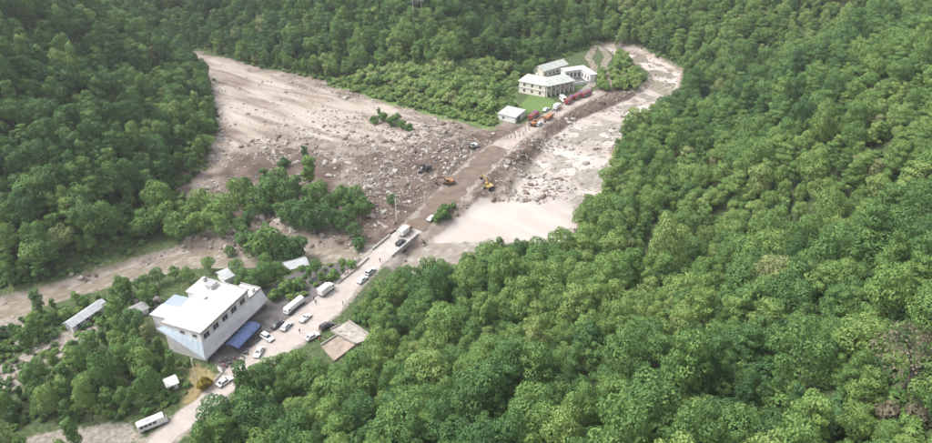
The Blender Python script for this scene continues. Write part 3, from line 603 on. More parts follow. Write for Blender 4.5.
def box_truck(label, P, rz, L=6.5, group=None, cabm=CARW, boxm=WHITE, hh=2.9, cover=False, name='box_truck', cat='truck'):
    t = root(name, label, cat, P, rz, group); x0 = -L/2; xc = L/2-1.7
    MB().box(x0, L/2-.1, -.5, .5, .55, .85).obj('chassis', DARKM, t)
    prof = [(xc+.02, .5), (xc+.02, 2.25), (L/2-.5, 2.3), (L/2-.05, 1.5), (L/2, 1.3), (L/2, .5)]
    MB().prism(prof, -.98, .98).obj('cab', cabm, t, bevel=.07)
    MB().hexa([(L/2-.06, -.82, 1.42), (L/2-.0, -.82, 1.42), (L/2-.0, .82, 1.42), (L/2-.06, .82, 1.42)], [(L/2-.46, -.78, 2.14), (L/2-.42, -.78, 2.14), (L/2-.42, .78, 2.14), (L/2-.46, .78, 2.14)]).obj('windscreen', GLASS, t)
    for s in (-1, 1): MB().box(xc+.4, L/2-.55, min(s*.97, s*.995), max(s*.97, s*.995), 1.45, 2.05).obj('side_window', GLASS, t)
    if cover:
        m = MB(); n = 8; prof = [(-1.05, .95), (-1.05, 2.1)]+[(-1.05*math.cos(PI*i/n), 2.1+.55*math.sin(PI*i/n)) for i in range(1, n)]+[(1.05, 2.1), (1.05, .95)]
        k = len(prof); m.add([(x0, y, z) for y, z in prof]+[(xc-.1, y, z) for y, z in prof], [tuple(range(k)), tuple(range(2*k-1, k-1, -1))]+[(i, k+i, k+(i+1) % k, (i+1) % k) for i in range(k)])
        m.obj('cargo_cover', boxm, t)
        for x in np.linspace(x0+.3, xc-.4, 5): MB().bar((x, -1.07, 1.0), (x, -1.07, 2.1), .04, 4).obj('hoop', boxm, t)
    else:
        MB().box(x0, xc-.1, -1.1, 1.1, .9, hh).obj('cargo_box', boxm, t, bevel=.04)
        MB().box(x0-.03, x0-.002, -.03, .03, 1.0, hh-.1).box(x0-.03, x0-.002, -1.0, -.95, 1.0, hh-.1).box(x0-.03, x0-.002, .95, 1.0, 1.0, hh-.1).obj('rear_door_bar', STEEL, t)
    wheels(t, (x0+1.3, L/2-1.0), .85, .45, .3); lamps(t, (x0, L/2), .75, .75, .18); return t
def bus(label, P, rz, L=7.2, m=None, name='minibus', cat='minibus', hh=2.6):
    t = root(name, label, cat, P, rz); m = m or CARW
    prof = [(-L/2, .4), (-L/2, hh-.15), (-L/2+.2, hh), (L/2-.7, hh), (L/2-.2, 1.35), (L/2, 1.15), (L/2, .4)]
    MB().prism(prof, -1.02, 1.02).obj('body', m, t, bevel=.1)
    n = int((L-2.2)/1.05)
    for s in (-1, 1):
        for i in range(n): link('side_window', cached(('buswin', s, hh), lambda: MB().box(-.45, .45, min(s*1.0, s*1.03), max(s*1.0, s*1.03), hh-1.15, hh-.4).mesh('side_window', GLASS)), t, (-L/2+.9+i*1.05, 0, 0))
    MB().hexa([(L/2-.24, -.88, 1.4), (L/2-.19, -.88, 1.4), (L/2-.19, .88, 1.4), (L/2-.24, .88, 1.4)], [(L/2-.67, -.8, hh-.12), (L/2-.62, -.8, hh-.12), (L/2-.62, .8, hh-.12), (L/2-.67, .8, hh-.12)]).obj('windscreen', GLASS, t)
    MB().box(-L/2-.03, -L/2+.02, -.8, .8, hh-1.15, hh-.4).obj('rear_window', GLASS, t)
    MB().box(-1.5, -.3, -.5, .5, hh+.002, hh+.18).obj('roof_unit', STEEL, t)
    wheels(t, (-L/2+1.5, L/2-1.3), .9, .38); lamps(t, (-L/2, L/2), .75, .8, .18); return t
def fire_engine(label, P, rz, L=8.0, ladder=True, group='red fire engines by the far houses'):
    t = root('fire_engine', label, 'fire engine', P, rz, group)
    MB().box(-L/2, L/2-.1, -.6, .6, .5, .8).obj('chassis', DARKM, t)
    MB().prism([(L/2-2.3, .5), (L/2-2.3, 2.7), (L/2-.3, 2.7), (L/2, 1.5), (L/2, .5)], -1.15, 1.15).obj('cab', RED, t, bevel=.07)
    MB().box(-L/2, L/2-2.4, -1.2, 1.2, .8, 2.6).obj('body', RED, t, bevel=.05)
    for s in (-1, 1):
        y0, y1 = sorted((s*1.2, s*1.23)); MB().box(-L/2+.1, L/2-2.5, y0, y1, 1.1, 1.35).obj('stripe', WHITE, t)
        for i in range(3): x = -L/2+.3+i*1.7; MB().box(x, x+1.5, y0, y1, 1.45, 2.4).obj('locker_shutter', SHUT, t)
        y0, y1 = sorted((s*1.14, s*1.17)); MB().box(L/2-2.0, L/2-.6, y0, y1, 1.7, 2.4).obj('side_window', GLASS, t)
    MB().hexa([(L/2-.05, -1, 1.6), (L/2+.02, -1, 1.6), (L/2+.02, 1, 1.6), (L/2-.05, 1, 1.6)], [(L/2-.27, -1, 2.55), (L/2-.2, -1, 2.55), (L/2-.2, 1, 2.55), (L/2-.27, 1, 2.55)]).obj('windscreen', GLASS, t)
    MB().box(L/2-1.6, L/2-1.2, -.8, .8, 2.702, 2.9).obj('light_bar', mat('blue_light', (.05, .1, .5), .2), t)
    if ladder:
        m = MB()
        for y in (-.35, .35): m.box(-L/2+.2, L/2-2.6, y-.05, y+.05, 2.7, 2.85)
        for x in np.arange(-L/2+.4, L/2-2.7, .5): m.box(x, x+.06, -.3, .3, 2.74, 2.8)
        m.obj('ladder', STEEL, t)
    wheels(t, (-L/2+1.8, L/2-1.4), .95, .5, .3); lamps(t, (-L/2, L/2), .85, .8, .2)
def excavator(label, P, rz, m, slew=0, boom=(38, -62), name='excavator', group='excavators clearing the debris'):
    t = root(name, label, 'excavator', P, rz, group)
    for s in (-1, 1):
        prof = [(-1.9+.45*(1-math.cos(a)) if 0 else -1.55-.42*math.sin(a), .42-.42*math.cos(a)) for a in np.linspace(0, PI, 7)]+[(1.55+.42*math.sin(a), .42+.42*math.cos(a)) for a in np.linspace(0, PI, 7)]
        tr = MB().prism(prof, s*1.15-.28, s*1.15+.28).obj('track', TYRE, t)
        for x in np.linspace(-1.5, 1.5, 6): link('roller', cached('roller', lambda: MB().bar((0, -.31, 0), (0, .31, 0), .24, 8).mesh('roller', STEEL)), tr, (x, s*1.15, .42))
    MB().box(-.9, .9, -.86, .86, .35, .8).bar((0, 0, .8), (0, 0, .98), .7, 14).obj('undercarriage', DARKM, t)
    R = Matrix.Rotation(slew, 4, 'Z')
    def up(o): o.matrix_local = R; return o
    up(MB().box(-2.0, .9, -1.25, -.3, 1.0, 1.9).box(-2.0, -.2, -.297, 1.25, 1.0, 1.897).obj('engine_house', m, t, bevel=.06))
    up(MB().box(-2.45, -2.003, -1.2, 1.2, 1.05, 1.8).obj('counterweight', DARKM, t, bevel=.08))
    up(MB().prism([(-.15, 1.0), (-.15, 2.75), (.95, 2.7), (1.35, 1.9), (1.35, 1.0)], .33, 1.22).obj('cab', m, t, bevel=.05))
    g = MB().box(.0, .95, 1.215, 1.24, 1.75, 2.6).box(.0, .95, .31, .335, 1.75, 2.6)
    g.hexa([(1.34, .42, 1.9), (1.38, .42, 1.9), (1.38, 1.13, 1.9), (1.34, 1.13, 1.9)], [(.98, .42, 2.62), (1.02, .42, 2.62), (1.02, 1.13, 2.62), (.98, 1.13, 2.62)]); up(g.obj('cab_window', GLASS, t))
    a, b = math.radians(boom[0]), math.radians(boom[1]); p = Vector((.8, 0, 1.4)); k = p+Vector((math.cos(a+.3), 0, math.sin(a+.3)))*2.2; q = k+Vector((math.cos(a-.45), 0, math.sin(a-.45)))*2.6; r = q+Vector((math.cos(b), 0, math.sin(b)))*2.5
    def limb(nm, p, q, h0, h1, wd, mm):
        d = (q-p).normalized(); n = Vector((-d.z, 0, d.x))
        up(MB().hexa([p+n*h0+Vector((0, -wd, 0)), p-n*h0+Vector((0, -wd, 0)), p-n*h0+Vector((0, wd, 0)), p+n*h0+Vector((0, wd, 0))], [q+n*h1+Vector((0, -wd, 0)), q-n*h1+Vector((0, -wd, 0)), q-n*h1+Vector((0, wd, 0)), q+n*h1+Vector((0, wd, 0))]).obj(nm, mm, t))
    limb('boom', p, k, .3, .36, .2, m); limb('boom', k-(k-p).normalized()*.1, q, .357, .22, .198, m); limb('stick', q+Vector((-.2, 0, .25)), r, .26, .16, .15, m)
    up(MB().bar(p+Vector((.5, 0, -.2)), k+Vector((0, 0, -.25)), .09, 6).bar(k+Vector((.2, 0, .45)), q+Vector((-.2, 0, .35)), .09, 6).obj('hydraulic_ram', STEEL, t))
    bx, bz = r.x, r.z
    up(MB().prism([(bx-.25, bz+.15), (bx+.3, bz+.1), (bx+.35, bz-.3), (bx+.05, bz-.85), (bx-.6, bz-.95), (bx-.95, bz-.6), (bx-.35, bz-.55), (bx-.1, bz-.25)], -.55, .55).obj('bucket', DARKM, t))
    return t

P, r = place(141, 431, 165, 421); bus('white minibus parked on the road at the lower left edge of the trees', P, r)
P, r = place(219, 387, 231, 379); car('white car with dark windows half under the trees at the bottom of the yard', P, r, CARW)
P, r = place(262, 348.5, 256, 358.5); car('small white car angled on the road nearest the trees', P, r, CARW)
P, r = place(260.5, 334.5, 274.5, 343); car('white car parked beside the end of the blue canopy', P, r, CARW, suv=True)
P, r = place(303, 301.5, 285, 315.5, None); box_truck('white canvas covered truck parked in the yard row', P, r, 7.6, cover=True, name='canvas_truck')
P, r = place(299, 325, 312, 313.5); car('white pickup parked on the road edge beside the canvas covered truck', P, r, CARW, pickup=True)
P, r = place(319, 298, 334, 286.5); box_truck('white box truck near the low parapet wall', P, r, 6.2)
P, r = place(272, 330, 283, 321); car('dark car parked between the blue canopy and the canvas truck', P, r, CARD)
P, r = place(283, 331, 290, 324); car('grey car in the yard behind the white pickup', P, r, CARS)
P, r = place(366, 277, 375, 269); car('silver car at the roadside just before the bridge', P, r, CARS, suv=True)
P, r = place(359, 284, 366, 278); car('white car under roadside leaves behind the silver car', P, r, CARW)
P, r = place(395, 248.5, 406, 239, .55); car('dark pickup standing on the bridge by the right railing', P, r, CARD, pickup=True)
P, r = place(401, 237.5, 410, 230, .55); box_truck('mud spattered white truck with orange cab stopped at the far end of the bridge', P, r, 6.0, cabm=ORNG)
P, r = place(427.5, 222.5, 436, 216.5); car('small white car on the mud track just past the bridge', P, r, CARW)
P, r = place(307, 341, 318, 335); car('white car beside the concrete foundation', P, r, CARW)
P, r = place(322, 330, 331, 325); car('dark car on the road just above the concrete foundation', P, r, CARD, suv=True)
for a, lb_, m, sl, bm_ in [((484, 193, 493, 184), 'yellow excavator with raised boom on the edge of the mud embankment', YELL, 1.0, (50, -50)), ((444, 187, 453, 181), 'orange excavator working in the middle of the mud track', ORNG, 2.4, (40, -70)),
                  ((423, 173, 430, 166), 'dark excavator digging among the debris left of the mud track', CARD, 3.0, (45, -65)), ((468, 150, 478, 144), 'grey excavator on the debris near the white garage', CARS, 2.6, (35, -70)),
                  ((531, 128, 538, 123), 'orange excavator beside the track below the lawn', ORNG, -.6, (40, -60))]:
    P, r = place(*a); excavator(lb_, P, r, m, sl, bm_)
for a, lb_ in [((529, 121, 538, 114), 'red fire engine parked nearest the white garage'), ((565, 106, 573, 99), 'red fire engine parked below the arcade house, nearer one'), ((573, 101, 582, 95.5), 'red fire engine parked below the arcade house, middle one'), ((582, 98, 590, 94), 'red fire engine farthest along the track')]:
    P, r = place(*a); fire_engine(lb_, P, r)
P, r = place(546, 121, 552, 117); box_truck('orange tipper truck on the gravel track beside the line of people', P, r, 5.6, cabm=ORNG, boxm=ORNG, hh=2.2)
P, r = place(537, 127, 542, 123.5); car('silver car on the gravel track beside the orange excavator', P, r, CARS, suv=True)
P, r = place(553, 112, 561, 106); box_truck('white truck on the gravel track below the lawn', P, r, 6)
P, r = place(543, 112, 549, 108); car('white car on the edge of the lawn before the cream house', P, r, CARW)
P, r = place(561, 98, 565, 102); bus('white van parked at the arcade house corner', P, r, 5.6, name='van', cat='van')
# motorcycles in front of the canopy
def motorcycle(P, rz, label, group, m):
    t = root('motorcycle', label, 'motorcycle', P, rz, group)
    for x in (-.62, .65):
        wv = link('wheel', cached('mcw', lambda: MB().bar((0, -.06, 0), (0, .06, 0), .3, 12).mesh('wheel', TYRE)), t, (x, 0, .3)); link('rim', cached('mcr', lambda: MB().bar((0, -.07, 0), (0, .07, 0), .17, 8).mesh('rim', RIM)), wv)
    link('frame', cached(('mcf', m.name), lambda: MB().prism([(-.5, .4), (-.75, .78), (-.1, .75), (.2, .85), (.5, .7), (.3, .35)], -.13, .13).bar((.62, 0, .3), (.4, 0, 1.0), .05, 6).mesh('frame', m)), t)
    link('seat', cached('mcs', lambda: MB().box(-.8, .0, -.15, .15, .79, .9).mesh('seat', DARKM)), t)
    link('handlebar', cached('mch', lambda: MB().bar((.38, -.36, 1.04), (.38, .36, 1.04), .025, 6).mesh('handlebar', STEEL)), t)
    link('headlight', cached('mcl', lambda: MB().bar((.48, 0, .9), (.58, 0, .9), .1, 8).mesh('headlight', LAMP)), t)
for i, (u, v) in enumerate([(222, 363), (227, 361), (231, 365), (235, 360), (239, 362), (243, 358), (225, 367), (246, 355)]):
    q = un(u, v, .33); motorcycle((q[0], q[1], .34), HA+PI/2+random.uniform(-.4, .4), 'dark motorcycle parked in the row before the blue canopy', 'motorcycles parked in the yard', CARD if i % 3 else RED)

# ------------------------------------------------------------------ people
SKIN = mat('skin', (.42, .27, .19), .6); HAIR = mat('hair', (.02, .017, .015), .7); TROU = mat('dark_trousers', (.03, .033, .045), .85); SHOE = mat('shoes', (.025, .022, .02), .8)
def body_mesh(kind):
    bm_ = bpy.data.meshes.new('body_base'); st = .16 if kind == 'walking' else .02
    J = {'pel': (0, 0, .93, .135), 'wai': (0, 0, 1.08, .125), 'che': (.01, 0, 1.3, .15), 'nec': (.01, 0, 1.48, .062), 'hd0': (.025, 0, 1.58, .085), 'hd1': (.025, 0, 1.69, .085), 'nose': (.115, 0, 1.6, .014)}
    for s, n in ((1, 'l'), (-1, 'r')):
        f = st*s; ar = -f*1.2
        J.update({'hip'+n: (0, s*.1, .88, .1), 'kne'+n: (f*.8+.03, s*.1, .48, .062), 'ank'+n: (f*1.5, s*.1, .09, .042), 'toe'+n: (f*1.5+.16, s*.11, .045, .035),
                  'sho'+n: (0, s*.19, 1.41, .07), 'elb'+n: (ar*.6-.03, s*.255, 1.13, .045), 'wri'+n: (ar*1.4+.05, s*.26, .89, .03), 'pal'+n: (ar*1.5+.06, s*.26, .82, .03)})
        for i in range(4): J[f'f{i}'+n] = (ar*1.5+.1-.027*i, s*.262, .735+.008*abs(i-1), .01)
        J['th'+n] = (ar*1.5+.13, s*.235, .8, .012)
        if kind == 'pointing' and s == 1: J['elbl'] = (.22, .24, 1.3, .045); J['wril'] = (.46, .2, 1.38, .03); J['pall'] = (.53, .2, 1.39, .03); J['thl'] = (.58, .16, 1.42, .012); J.update({f'f{i}l': (.62-.01*abs(i-1), .17+.022*i, 1.39, .01) for i in range(4)})
    E = [('pel', 'wai'), ('wai', 'che'), ('che', 'nec'), ('nec', 'hd0'), ('hd0', 'hd1'), ('hd0', 'nose')]
    for n in 'lr': E += [('pel', 'hip'+n), ('hip'+n, 'kne'+n), ('kne'+n, 'ank'+n), ('ank'+n, 'toe'+n), ('che', 'sho'+n), ('sho'+n, 'elb'+n), ('elb'+n, 'wri'+n), ('wri'+n, 'pal'+n), ('pal'+n, 'th'+n)]+[('pal'+n, f'f{i}'+n) for i in range(4)]
    K = list(J); bm_.from_pydata([J[k][:3] for k in K], [(K.index(a), K.index(b)) for a, b in E], [])
    o = bpy.data.objects.new('body_base', bm_); COL.objects.link(o); md = o.modifiers.new('skin', 'SKIN'); md.use_smooth_shade = True
    for i, k in enumerate(K):
        sv_ = bm_.skin_vertices[0].data[i]; sv_.radius = (J[k][3],)*2; sv_.use_root = (k == 'pel')
    sb = o.modifiers.new('sub', 'SUBSURF'); sb.levels = 1
    me = bpy.data.meshes.new_from_object(o.evaluated_get(bpy.context.evaluated_depsgraph_get())); bpy.data.objects.remove(o); return me
BODY = {k: body_mesh(k) for k in ('standing', 'walking', 'pointing')}
SHIRTS = {n: mat(n+'_shirt', c, .85) for n, c in [('dark', (.03, .035, .05)), ('blue', (.06, .12, .30)), ('white', (.7, .69, .67)), ('orange', (.62, .17, .04)), ('red', (.45, .05, .04)), ('green', (.08, .14, .07))]}
def clothed(kind, sh):
    me = BODY[kind].copy(); me.name = 'person'; me.materials.clear()
    for m in (SKIN, SHIRTS[sh], TROU, SHOE): me.materials.append(m)
    mi = []
    for p in me.polygons:
        x, y, z = p.center
        if z > 1.475: k = 0
        elif abs(y) > .2 and z < .9 and z > .6 or (kind == 'pointing' and x > .44 and z > 1.2): k = 0
        elif z > .94 or (abs(y) > .2 and z > .6): k = 1
        elif z > .1: k = 2
        else: k = 3
        mi.append(k)
    me.polygons.foreach_set('material_index', mi); return me
def hair_mesh():
    bm = bmesh.new(); bmesh.ops.create_uvsphere(bm, u_segments=10, v_segments=7, radius=.115)
    bmesh.ops.delete(bm, geom=[v for v in bm.verts if v.co.z < -.045 or (v.co.x > .05 and v.co.z < .03)], context='VERTS')
    for v in bm.verts: v.co.x = v.co.x*1.02+.015; v.co.z += 1.685
    me = bpy.data.meshes.new('hair'); bm.to_mesh(me); bm.free(); me.materials.append(HAIR); return me
def face_mesh():
    m = MB()
    for y in (-.035, .035): m.box(.1, .118, y-.012, y+.012, 1.645, 1.658)
    m.box(.1, .114, -.025, .025, 1.553, 1.562); return m.mesh('face', HAIR)
HAIRM = hair_mesh(); FACEM = face_mesh()
def person(u, v, sh, kind, where, rz=None, z=None, group=None):
    q = un(u, v, .5) if z is None else un(u, v, z); zz = (float(ground(q[0], q[1]))+.07) if z is None else z
    verb = {'standing': 'standing', 'walking': 'walking', 'pointing': 'standing and pointing'}[kind]
    t = root('person', f'person in {sh} top {verb} {where}', 'person', (q[0], q[1], zz), random.uniform(0, 6.28) if rz is None else rz, group)
    link('body', cached(('pers', sh, kind), lambda: clothed(kind, sh)), t); link('hair', HAIRM, t); link('face', FACEM, t)
KS = ['standing', 'walking', 'standing', 'pointing', 'walking']
PEOPLE = [(380, 262, 'dark', 'walking', 'on the road before the bridge'), (343, 305, 'dark', 'standing', 'on the road above the concrete foundation'), (400.5, 237, 'white', 'standing', 'left of the orange cab truck on the bridge'), (409, 236, 'orange', 'pointing', 'at the far right corner of the bridge'),
          (399, 240, 'dark', 'standing', 'beside the dark pickup on the bridge'), (400, 232, 'red', 'walking', 'at the far left corner of the bridge'), (412, 229, 'blue', 'walking', 'just off the bridge on the mud'), (440, 209, 'orange', 'standing', 'on the mud track ahead of the small white car'),
          (248, 352, 'blue', 'standing', 'by the end of the blue canopy'), (314, 300, 'dark', 'standing', 'behind the white box truck'), (316, 304, 'blue', 'walking', 'on the road behind the white box truck'), (337, 292, 'white', 'walking', 'beside the box truck cab'), (348, 274, 'orange', 'standing', 'in the bushes left of the parapet wall'),
          (212, 384, 'white', 'standing', 'under the notice board'), (300, 333, 'dark', 'walking', 'in the middle of the wide road'), (320, 341, 'red', 'standing', 'by the white car at the foundation')]
for u, v, sh, k, wh in PEOPLE: person(u, v, sh, k, wh, z=(.55 if 'bridge' in wh and 'before' not in wh and 'off' not in wh else None))
sh_ = list(SHIRTS)
CROWD = [(508+i*2.9+random.uniform(-1, 1), 139-i*1.75+random.uniform(-.8, 1.2)) for i in range(22)]+[(516+i*3.4+random.uniform(-1, 1), 138.5-i*2.1+random.uniform(-.8, 1)) for i in range(14)]
for i, (u, v) in enumerate(CROWD):
    s, k = sh_[(0, 1, 0, 3, 0, 2, 4, 0)[i % 8]], KS[i % 5]
    person(u, v, s, k, 'along the track below the lawn', group='people lined along the track below the lawn')
for i, (u, v) in enumerate([(556, 104), (559, 102), (563, 105), (568, 101), (575, 97), (571, 103), (579, 95), (586, 92), (552, 106)]):
    s, k = sh_[(0, 3, 1, 2)[i % 4]], KS[(i+1) % 5]
    person(u, v, s, k, 'among the far fire engines', group='people among the fire engines')
#@@PEOPLE

# ------------------------------------------------------------------ rocks and timber of the debris flow
ROCKM = [mat('pale_rock', (.33, .305, .275), .9, noise=.3, nscale=.8), mat('grey_rock', (.240, .216, .196), .9, noise=.35, nscale=.8), mat('brown_rock', (.152, .116, .092), .9, noise=.35, nscale=.8)]
def rock_mesh(k, m):
    bm = bmesh.new(); bmesh.ops.create_icosphere(bm, subdivisions=2, radius=1); r = np.random.default_rng(k); ax = r.normal(size=(9, 3)); ax /= np.linalg.norm(ax, axis=1)[:, None]; cut = r.uniform(.55, .9, 9)
    for v in bm.verts:
        d = np.array(v.co); s = 1.0
        for a, c in zip(ax, cut):
            q = d@a
            if q*s > c: s = c/q
        d = d*s*(1+r.normal(0, .03)); v.co = (d[0]*1.15, d[1]*.9, d[2]*.75)
    bmesh.ops.dissolve_limit(bm, angle_limit=.12, verts=bm.verts, edges=bm.edges); bmesh.ops.triangulate(bm, faces=bm.faces)
    me = bpy.data.meshes.new('boulder'); bm.to_mesh(me); bm.free(); me.materials.append(m); return me
ROCKS = [rock_mesh(k, ROCKM[k % 3]) for k in range(9)]
CL = [((208, 138), 10, 14, 120, 0), ((225, 125), 14, 16, 90, 0), ((205, 160), 8, 12, 60, 0), ((330, 115), 25, 8, 90, 0), ((300, 95), 20, 6, 40, 0), ((360, 165), 22, 18, 200, 0), ((372, 185), 12, 14, 90, 0), ((425, 145), 28, 14, 230, 1), ((450, 165), 22, 10, 140, 1), ((400, 175), 20, 12, 120, 1), ((290, 160), 20, 8, 80, 0),
      ((395, 128), 18, 8, 90, 0), ((440, 130), 20, 6, 80, 1), ((500, 195), 12, 8, 60, 1), ((545, 182), 20, 11, 130, 1), ((525, 200), 15, 6, 60, 0), ((580, 150), 16, 14, 45, 0), ((510, 160), 12, 10, 90, 1), ((545, 140), 14, 6, 70, 1), ((470, 205), 12, 10, 60, 2), ((350, 235), 25, 7, 90, 0), ((280, 225), 20, 8, 50, 0), ((240, 238), 14, 6, 60, 0),
      ((310, 220), 30, 8, 60, 0), ((150, 268), 15, 4, 50, 0), ((225, 250), 25, 4, 70, 0), ((110, 277), 20, 4, 50, 0), ((385, 215), 12, 10, 70, 1), ((600, 130), 14, 6, 25, 0), ((620, 108), 12, 5, 40, 0), ((145, 303), 8, 6, 60, 0), ((30, 355), 25, 12, 60, 0), ((250, 150), 25, 12, 90, 0), ((330, 140), 30, 10, 90, 1), ((280, 110), 30, 12, 60, 0), ((560, 121), 14, 4, 60, 1), ((592, 106), 12, 4, 40, 2), ((530, 142), 10, 5, 60, 1), ((455, 200), 12, 8, 60, 1)]
RK = []
for (cu, cv), su, sv_, n, dk in CL:
    for _ in range(int(n*1.7)):
        u, v = rng.normal(cu, su), rng.normal(cv, sv_); q = un(u, v, -.5); P1 = q[None, :2]
        if gfield(D_HILL, P1)[0] > -1 or gfield(d_road, P1)[0] < 1.2 or rng.uniform() < .7*gfield(washc, P1)[0] or gfield(d_sb, P1)[0] < 1.0: continue
        if (gfield(d_yard, P1)[0] < 2): continue
        s = min(.26*rng.pareto(2.1)+.26, 1.6); z = float(ground(q[0], q[1])); D = pr(q[0], q[1], z)[2]
        kind = int(rng.choice(3, p=[[.55, .3, .15], [.35, .35, .3], [.1, .3, .6]][dk])); RK.append((s*D, q[0], q[1], z, s, kind+3*int(rng.integers(3))))
RK.sort(reverse=True)
RLAB = ['pale', 'grey', 'brown']
def put_rock(i, r_):
    _, x, y, z, s, k = r_
    big = 'large' if s > 1.3 else 'small'
    o = link('boulder', ROCKS[k], None, (x, y, z+.12*s), (rng.uniform(-.4, .4), rng.uniform(-.4, .4), rng.uniform(0, 6.28)), (s*rng.uniform(.85, 1.3), s*rng.uniform(.8, 1.1), s*rng.uniform(.7, 1)))
    tag(o, f'{big} {RLAB[k % 3]} boulder', 'boulder', f'{big} {RLAB[k % 3]} boulders')
for i, r_ in enumerate(RK[:300]): put_rock(i, r_)

def scatter_nodes(name, P, rot, scl, which, protos, kind_label, extra=None, objname=None):
    """one object: instances of the prototype meshes on its points"""
    me = bpy.data.meshes.new(name); me.vertices.add(len(P)); me.vertices.foreach_set('co', np.asarray(P, np.float32).ravel())
    for nm, ty, arr in [('rot', 'FLOAT_VECTOR', rot), ('scl', 'FLOAT_VECTOR', scl), ('which', 'INT', which)]+([('tint', 'FLOAT', extra)] if extra is not None else []):
        a = me.attributes.new(nm, ty, 'POINT'); a.data.foreach_set('vector' if ty == 'FLOAT_VECTOR' else 'value', np.asarray(arr, np.int32 if ty == 'INT' else np.float32).ravel())
    o = link(name, me); tag(o, kind_label, kind='stuff')
    g = bpy.data.node_groups.new(name+'_scatter', 'GeometryNodeTree'); g.interface.new_socket('Geometry', in_out='INPUT', socket_type='NodeSocketGeometry'); g.interface.new_socket('Geometry', in_out='OUTPUT', socket_type='NodeSocketGeometry')
    gi, go, jn = g.nodes.new('NodeGroupInput'), g.nodes.new('NodeGroupOutput'), g.nodes.new('GeometryNodeJoinGeometry'); L = g.links.new
    def attr(nm, ty): n = g.nodes.new('GeometryNodeInputNamedAttribute'); n.data_type = ty; n.inputs['Name'].default_value = nm; return n.outputs['Attribute']
    ar, asc, aw_ = attr('rot', 'FLOAT_VECTOR'), attr('scl', 'FLOAT_VECTOR'), attr('which', 'INT'); er = g.nodes.new('FunctionNodeEulerToRotation'); L(ar, er.inputs[0])
    for k, pm_ in enumerate(protos):
        po = bpy.data.objects.new(name+'_piece', pm_)
        oi = g.nodes.new('GeometryNodeObjectInfo'); oi.inputs['Object'].default_value = po; oi.inputs['As Instance'].default_value = True
        c = g.nodes.new('FunctionNodeCompare'); c.data_type = 'INT'; c.operation = 'EQUAL'; L(aw_, c.inputs[2]); c.inputs[3].default_value = k
        ip = g.nodes.new('GeometryNodeInstanceOnPoints'); L(gi.outputs[0], ip.inputs['Points']); L(c.outputs[0], ip.inputs['Selection']); L(oi.outputs['Geometry'], ip.inputs['Instance']); L(er.outputs[0], ip.inputs['Rotation']); L(asc, ip.inputs['Scale'])
        L(ip.outputs[0], jn.inputs[0])
    L(jn.outputs[0], go.inputs[0]); md = o.modifiers.new('scatter', 'NODES'); md.node_group = g; return o
R2 = RK[300:]
# fine stones strewn over all bare ground
P = np.column_stack([rng.uniform(-190, 130, 110000), rng.uniform(150, 450, 110000)])
gv = gfield(gravel, P); gv = gv*(1-.8*gfield(washc, P)); gv = gv*(1-.55*((gfield(d_riv, P) < -1) & ~gfield(WETP, P))); okk = (gv*sst(fbm(P, 12, 2, 3), .38, .62) > rng.uniform(0, 1, len(P))) & (gfield(d_road, P) > 1) & (gfield(d_sb, P) > 1) & (gfield(d_yard, P) > 1)
P = P[okk][:15000]; s = .15+.2*rng.pareto(2.4, len(P)).clip(0, 4)
SP = np.array([[x, y, z+.1*s_] for _, x, y, z, s_, k in R2]); 
allP = np.vstack([SP, np.column_stack([P, ground(P[:, 0], P[:, 1])+.02])]); allS = np.concatenate([[r_[4] for r_ in R2], s]); n = len(allP)
allK = np.concatenate([[r_[5] for r_ in R2], rng.integers(0, 9, len(P))])
scatter_nodes('small_rocks', allP, np.column_stack([rng.uniform(-.5, .5, n), rng.uniform(-.5, .5, n), rng.uniform(0, 6.28, n)]), np.column_stack([allS*rng.uniform(.8, 1.4, n), allS, allS*rng.uniform(.6, 1, n)]), allK, ROCKS, 'countless small rocks strewn over mud and gravel')
# driftwood and broken timbers
WOOD = [mat('pale_timber', (.29, .25, .21), .85, noise=.3, nscale=1.5), mat('dark_timber', (.13, .095, .075), .9, noise=.3, nscale=1.5)]
def log_mesh(k, m):
    r = np.random.default_rng(50+k); mb = MB(); p = Vector((-2.5, 0, .15)); rad = .2
    for i in range(4):
        q = p+Vector((1.25, r.uniform(-.12, .12), r.uniform(-.06, .08))); mb.bar(p, q, rad, 7, r2=rad*.87); p, rad = q, rad*.87
    for i in range(3):
        x = r.uniform(-1.5, 2); mb.bar((x, 0, .2), (x+r.uniform(.2, .7), r.uniform(-.7, .7), .2+r.uniform(.1, .5)), .07, 5, r2=.03)
    for i in range(4): a = i*1.6; mb.bar((-2.45, 0, .15), (-2.9, .45*math.cos(a), .15+.35*math.sin(a)), .08, 5, r2=.03)
    return mb.mesh('driftwood_log', m)
LOGS = [log_mesh(k, WOOD[k % 2]) for k in range(4)]
for (cu, cv), su, sv_, n in [((430, 150), 30, 12, 34), ((400, 180), 22, 12, 14), ((545, 185), 18, 10, 14), ((500, 165), 14, 10, 10), ((330, 170), 25, 10, 10), ((350, 232), 22, 6, 10), ((220, 245), 22, 5, 6), ((147, 302), 6, 5, 5), ((590, 145), 14, 10, 6)]:
    for _ in range(n):
        u, v = rng.normal(cu, su), rng.normal(cv, sv_); q = un(u, v, -.5); P1 = q[None, :2]
        if gfield(D_HILL, P1)[0] > -1 or gfield(d_road, P1)[0] < 2.6 or gfield(d_sb, P1)[0] < 2 or gfield(d_yard, P1)[0] < 2: continue
        k = int(rng.integers(4)); o = link('driftwood_log', LOGS[k], None, (q[0], q[1], float(ground(q[0], q[1]))+.05), (0, rng.uniform(-.08, .08), rng.uniform(0, 6.28)), rng.uniform(.65, 1.5))
        tag(o, f'{"dark" if k % 2 else "pale"} driftwood log', 'log', f'{"dark" if k % 2 else "pale"} stranded driftwood logs')
#@@ROCKS

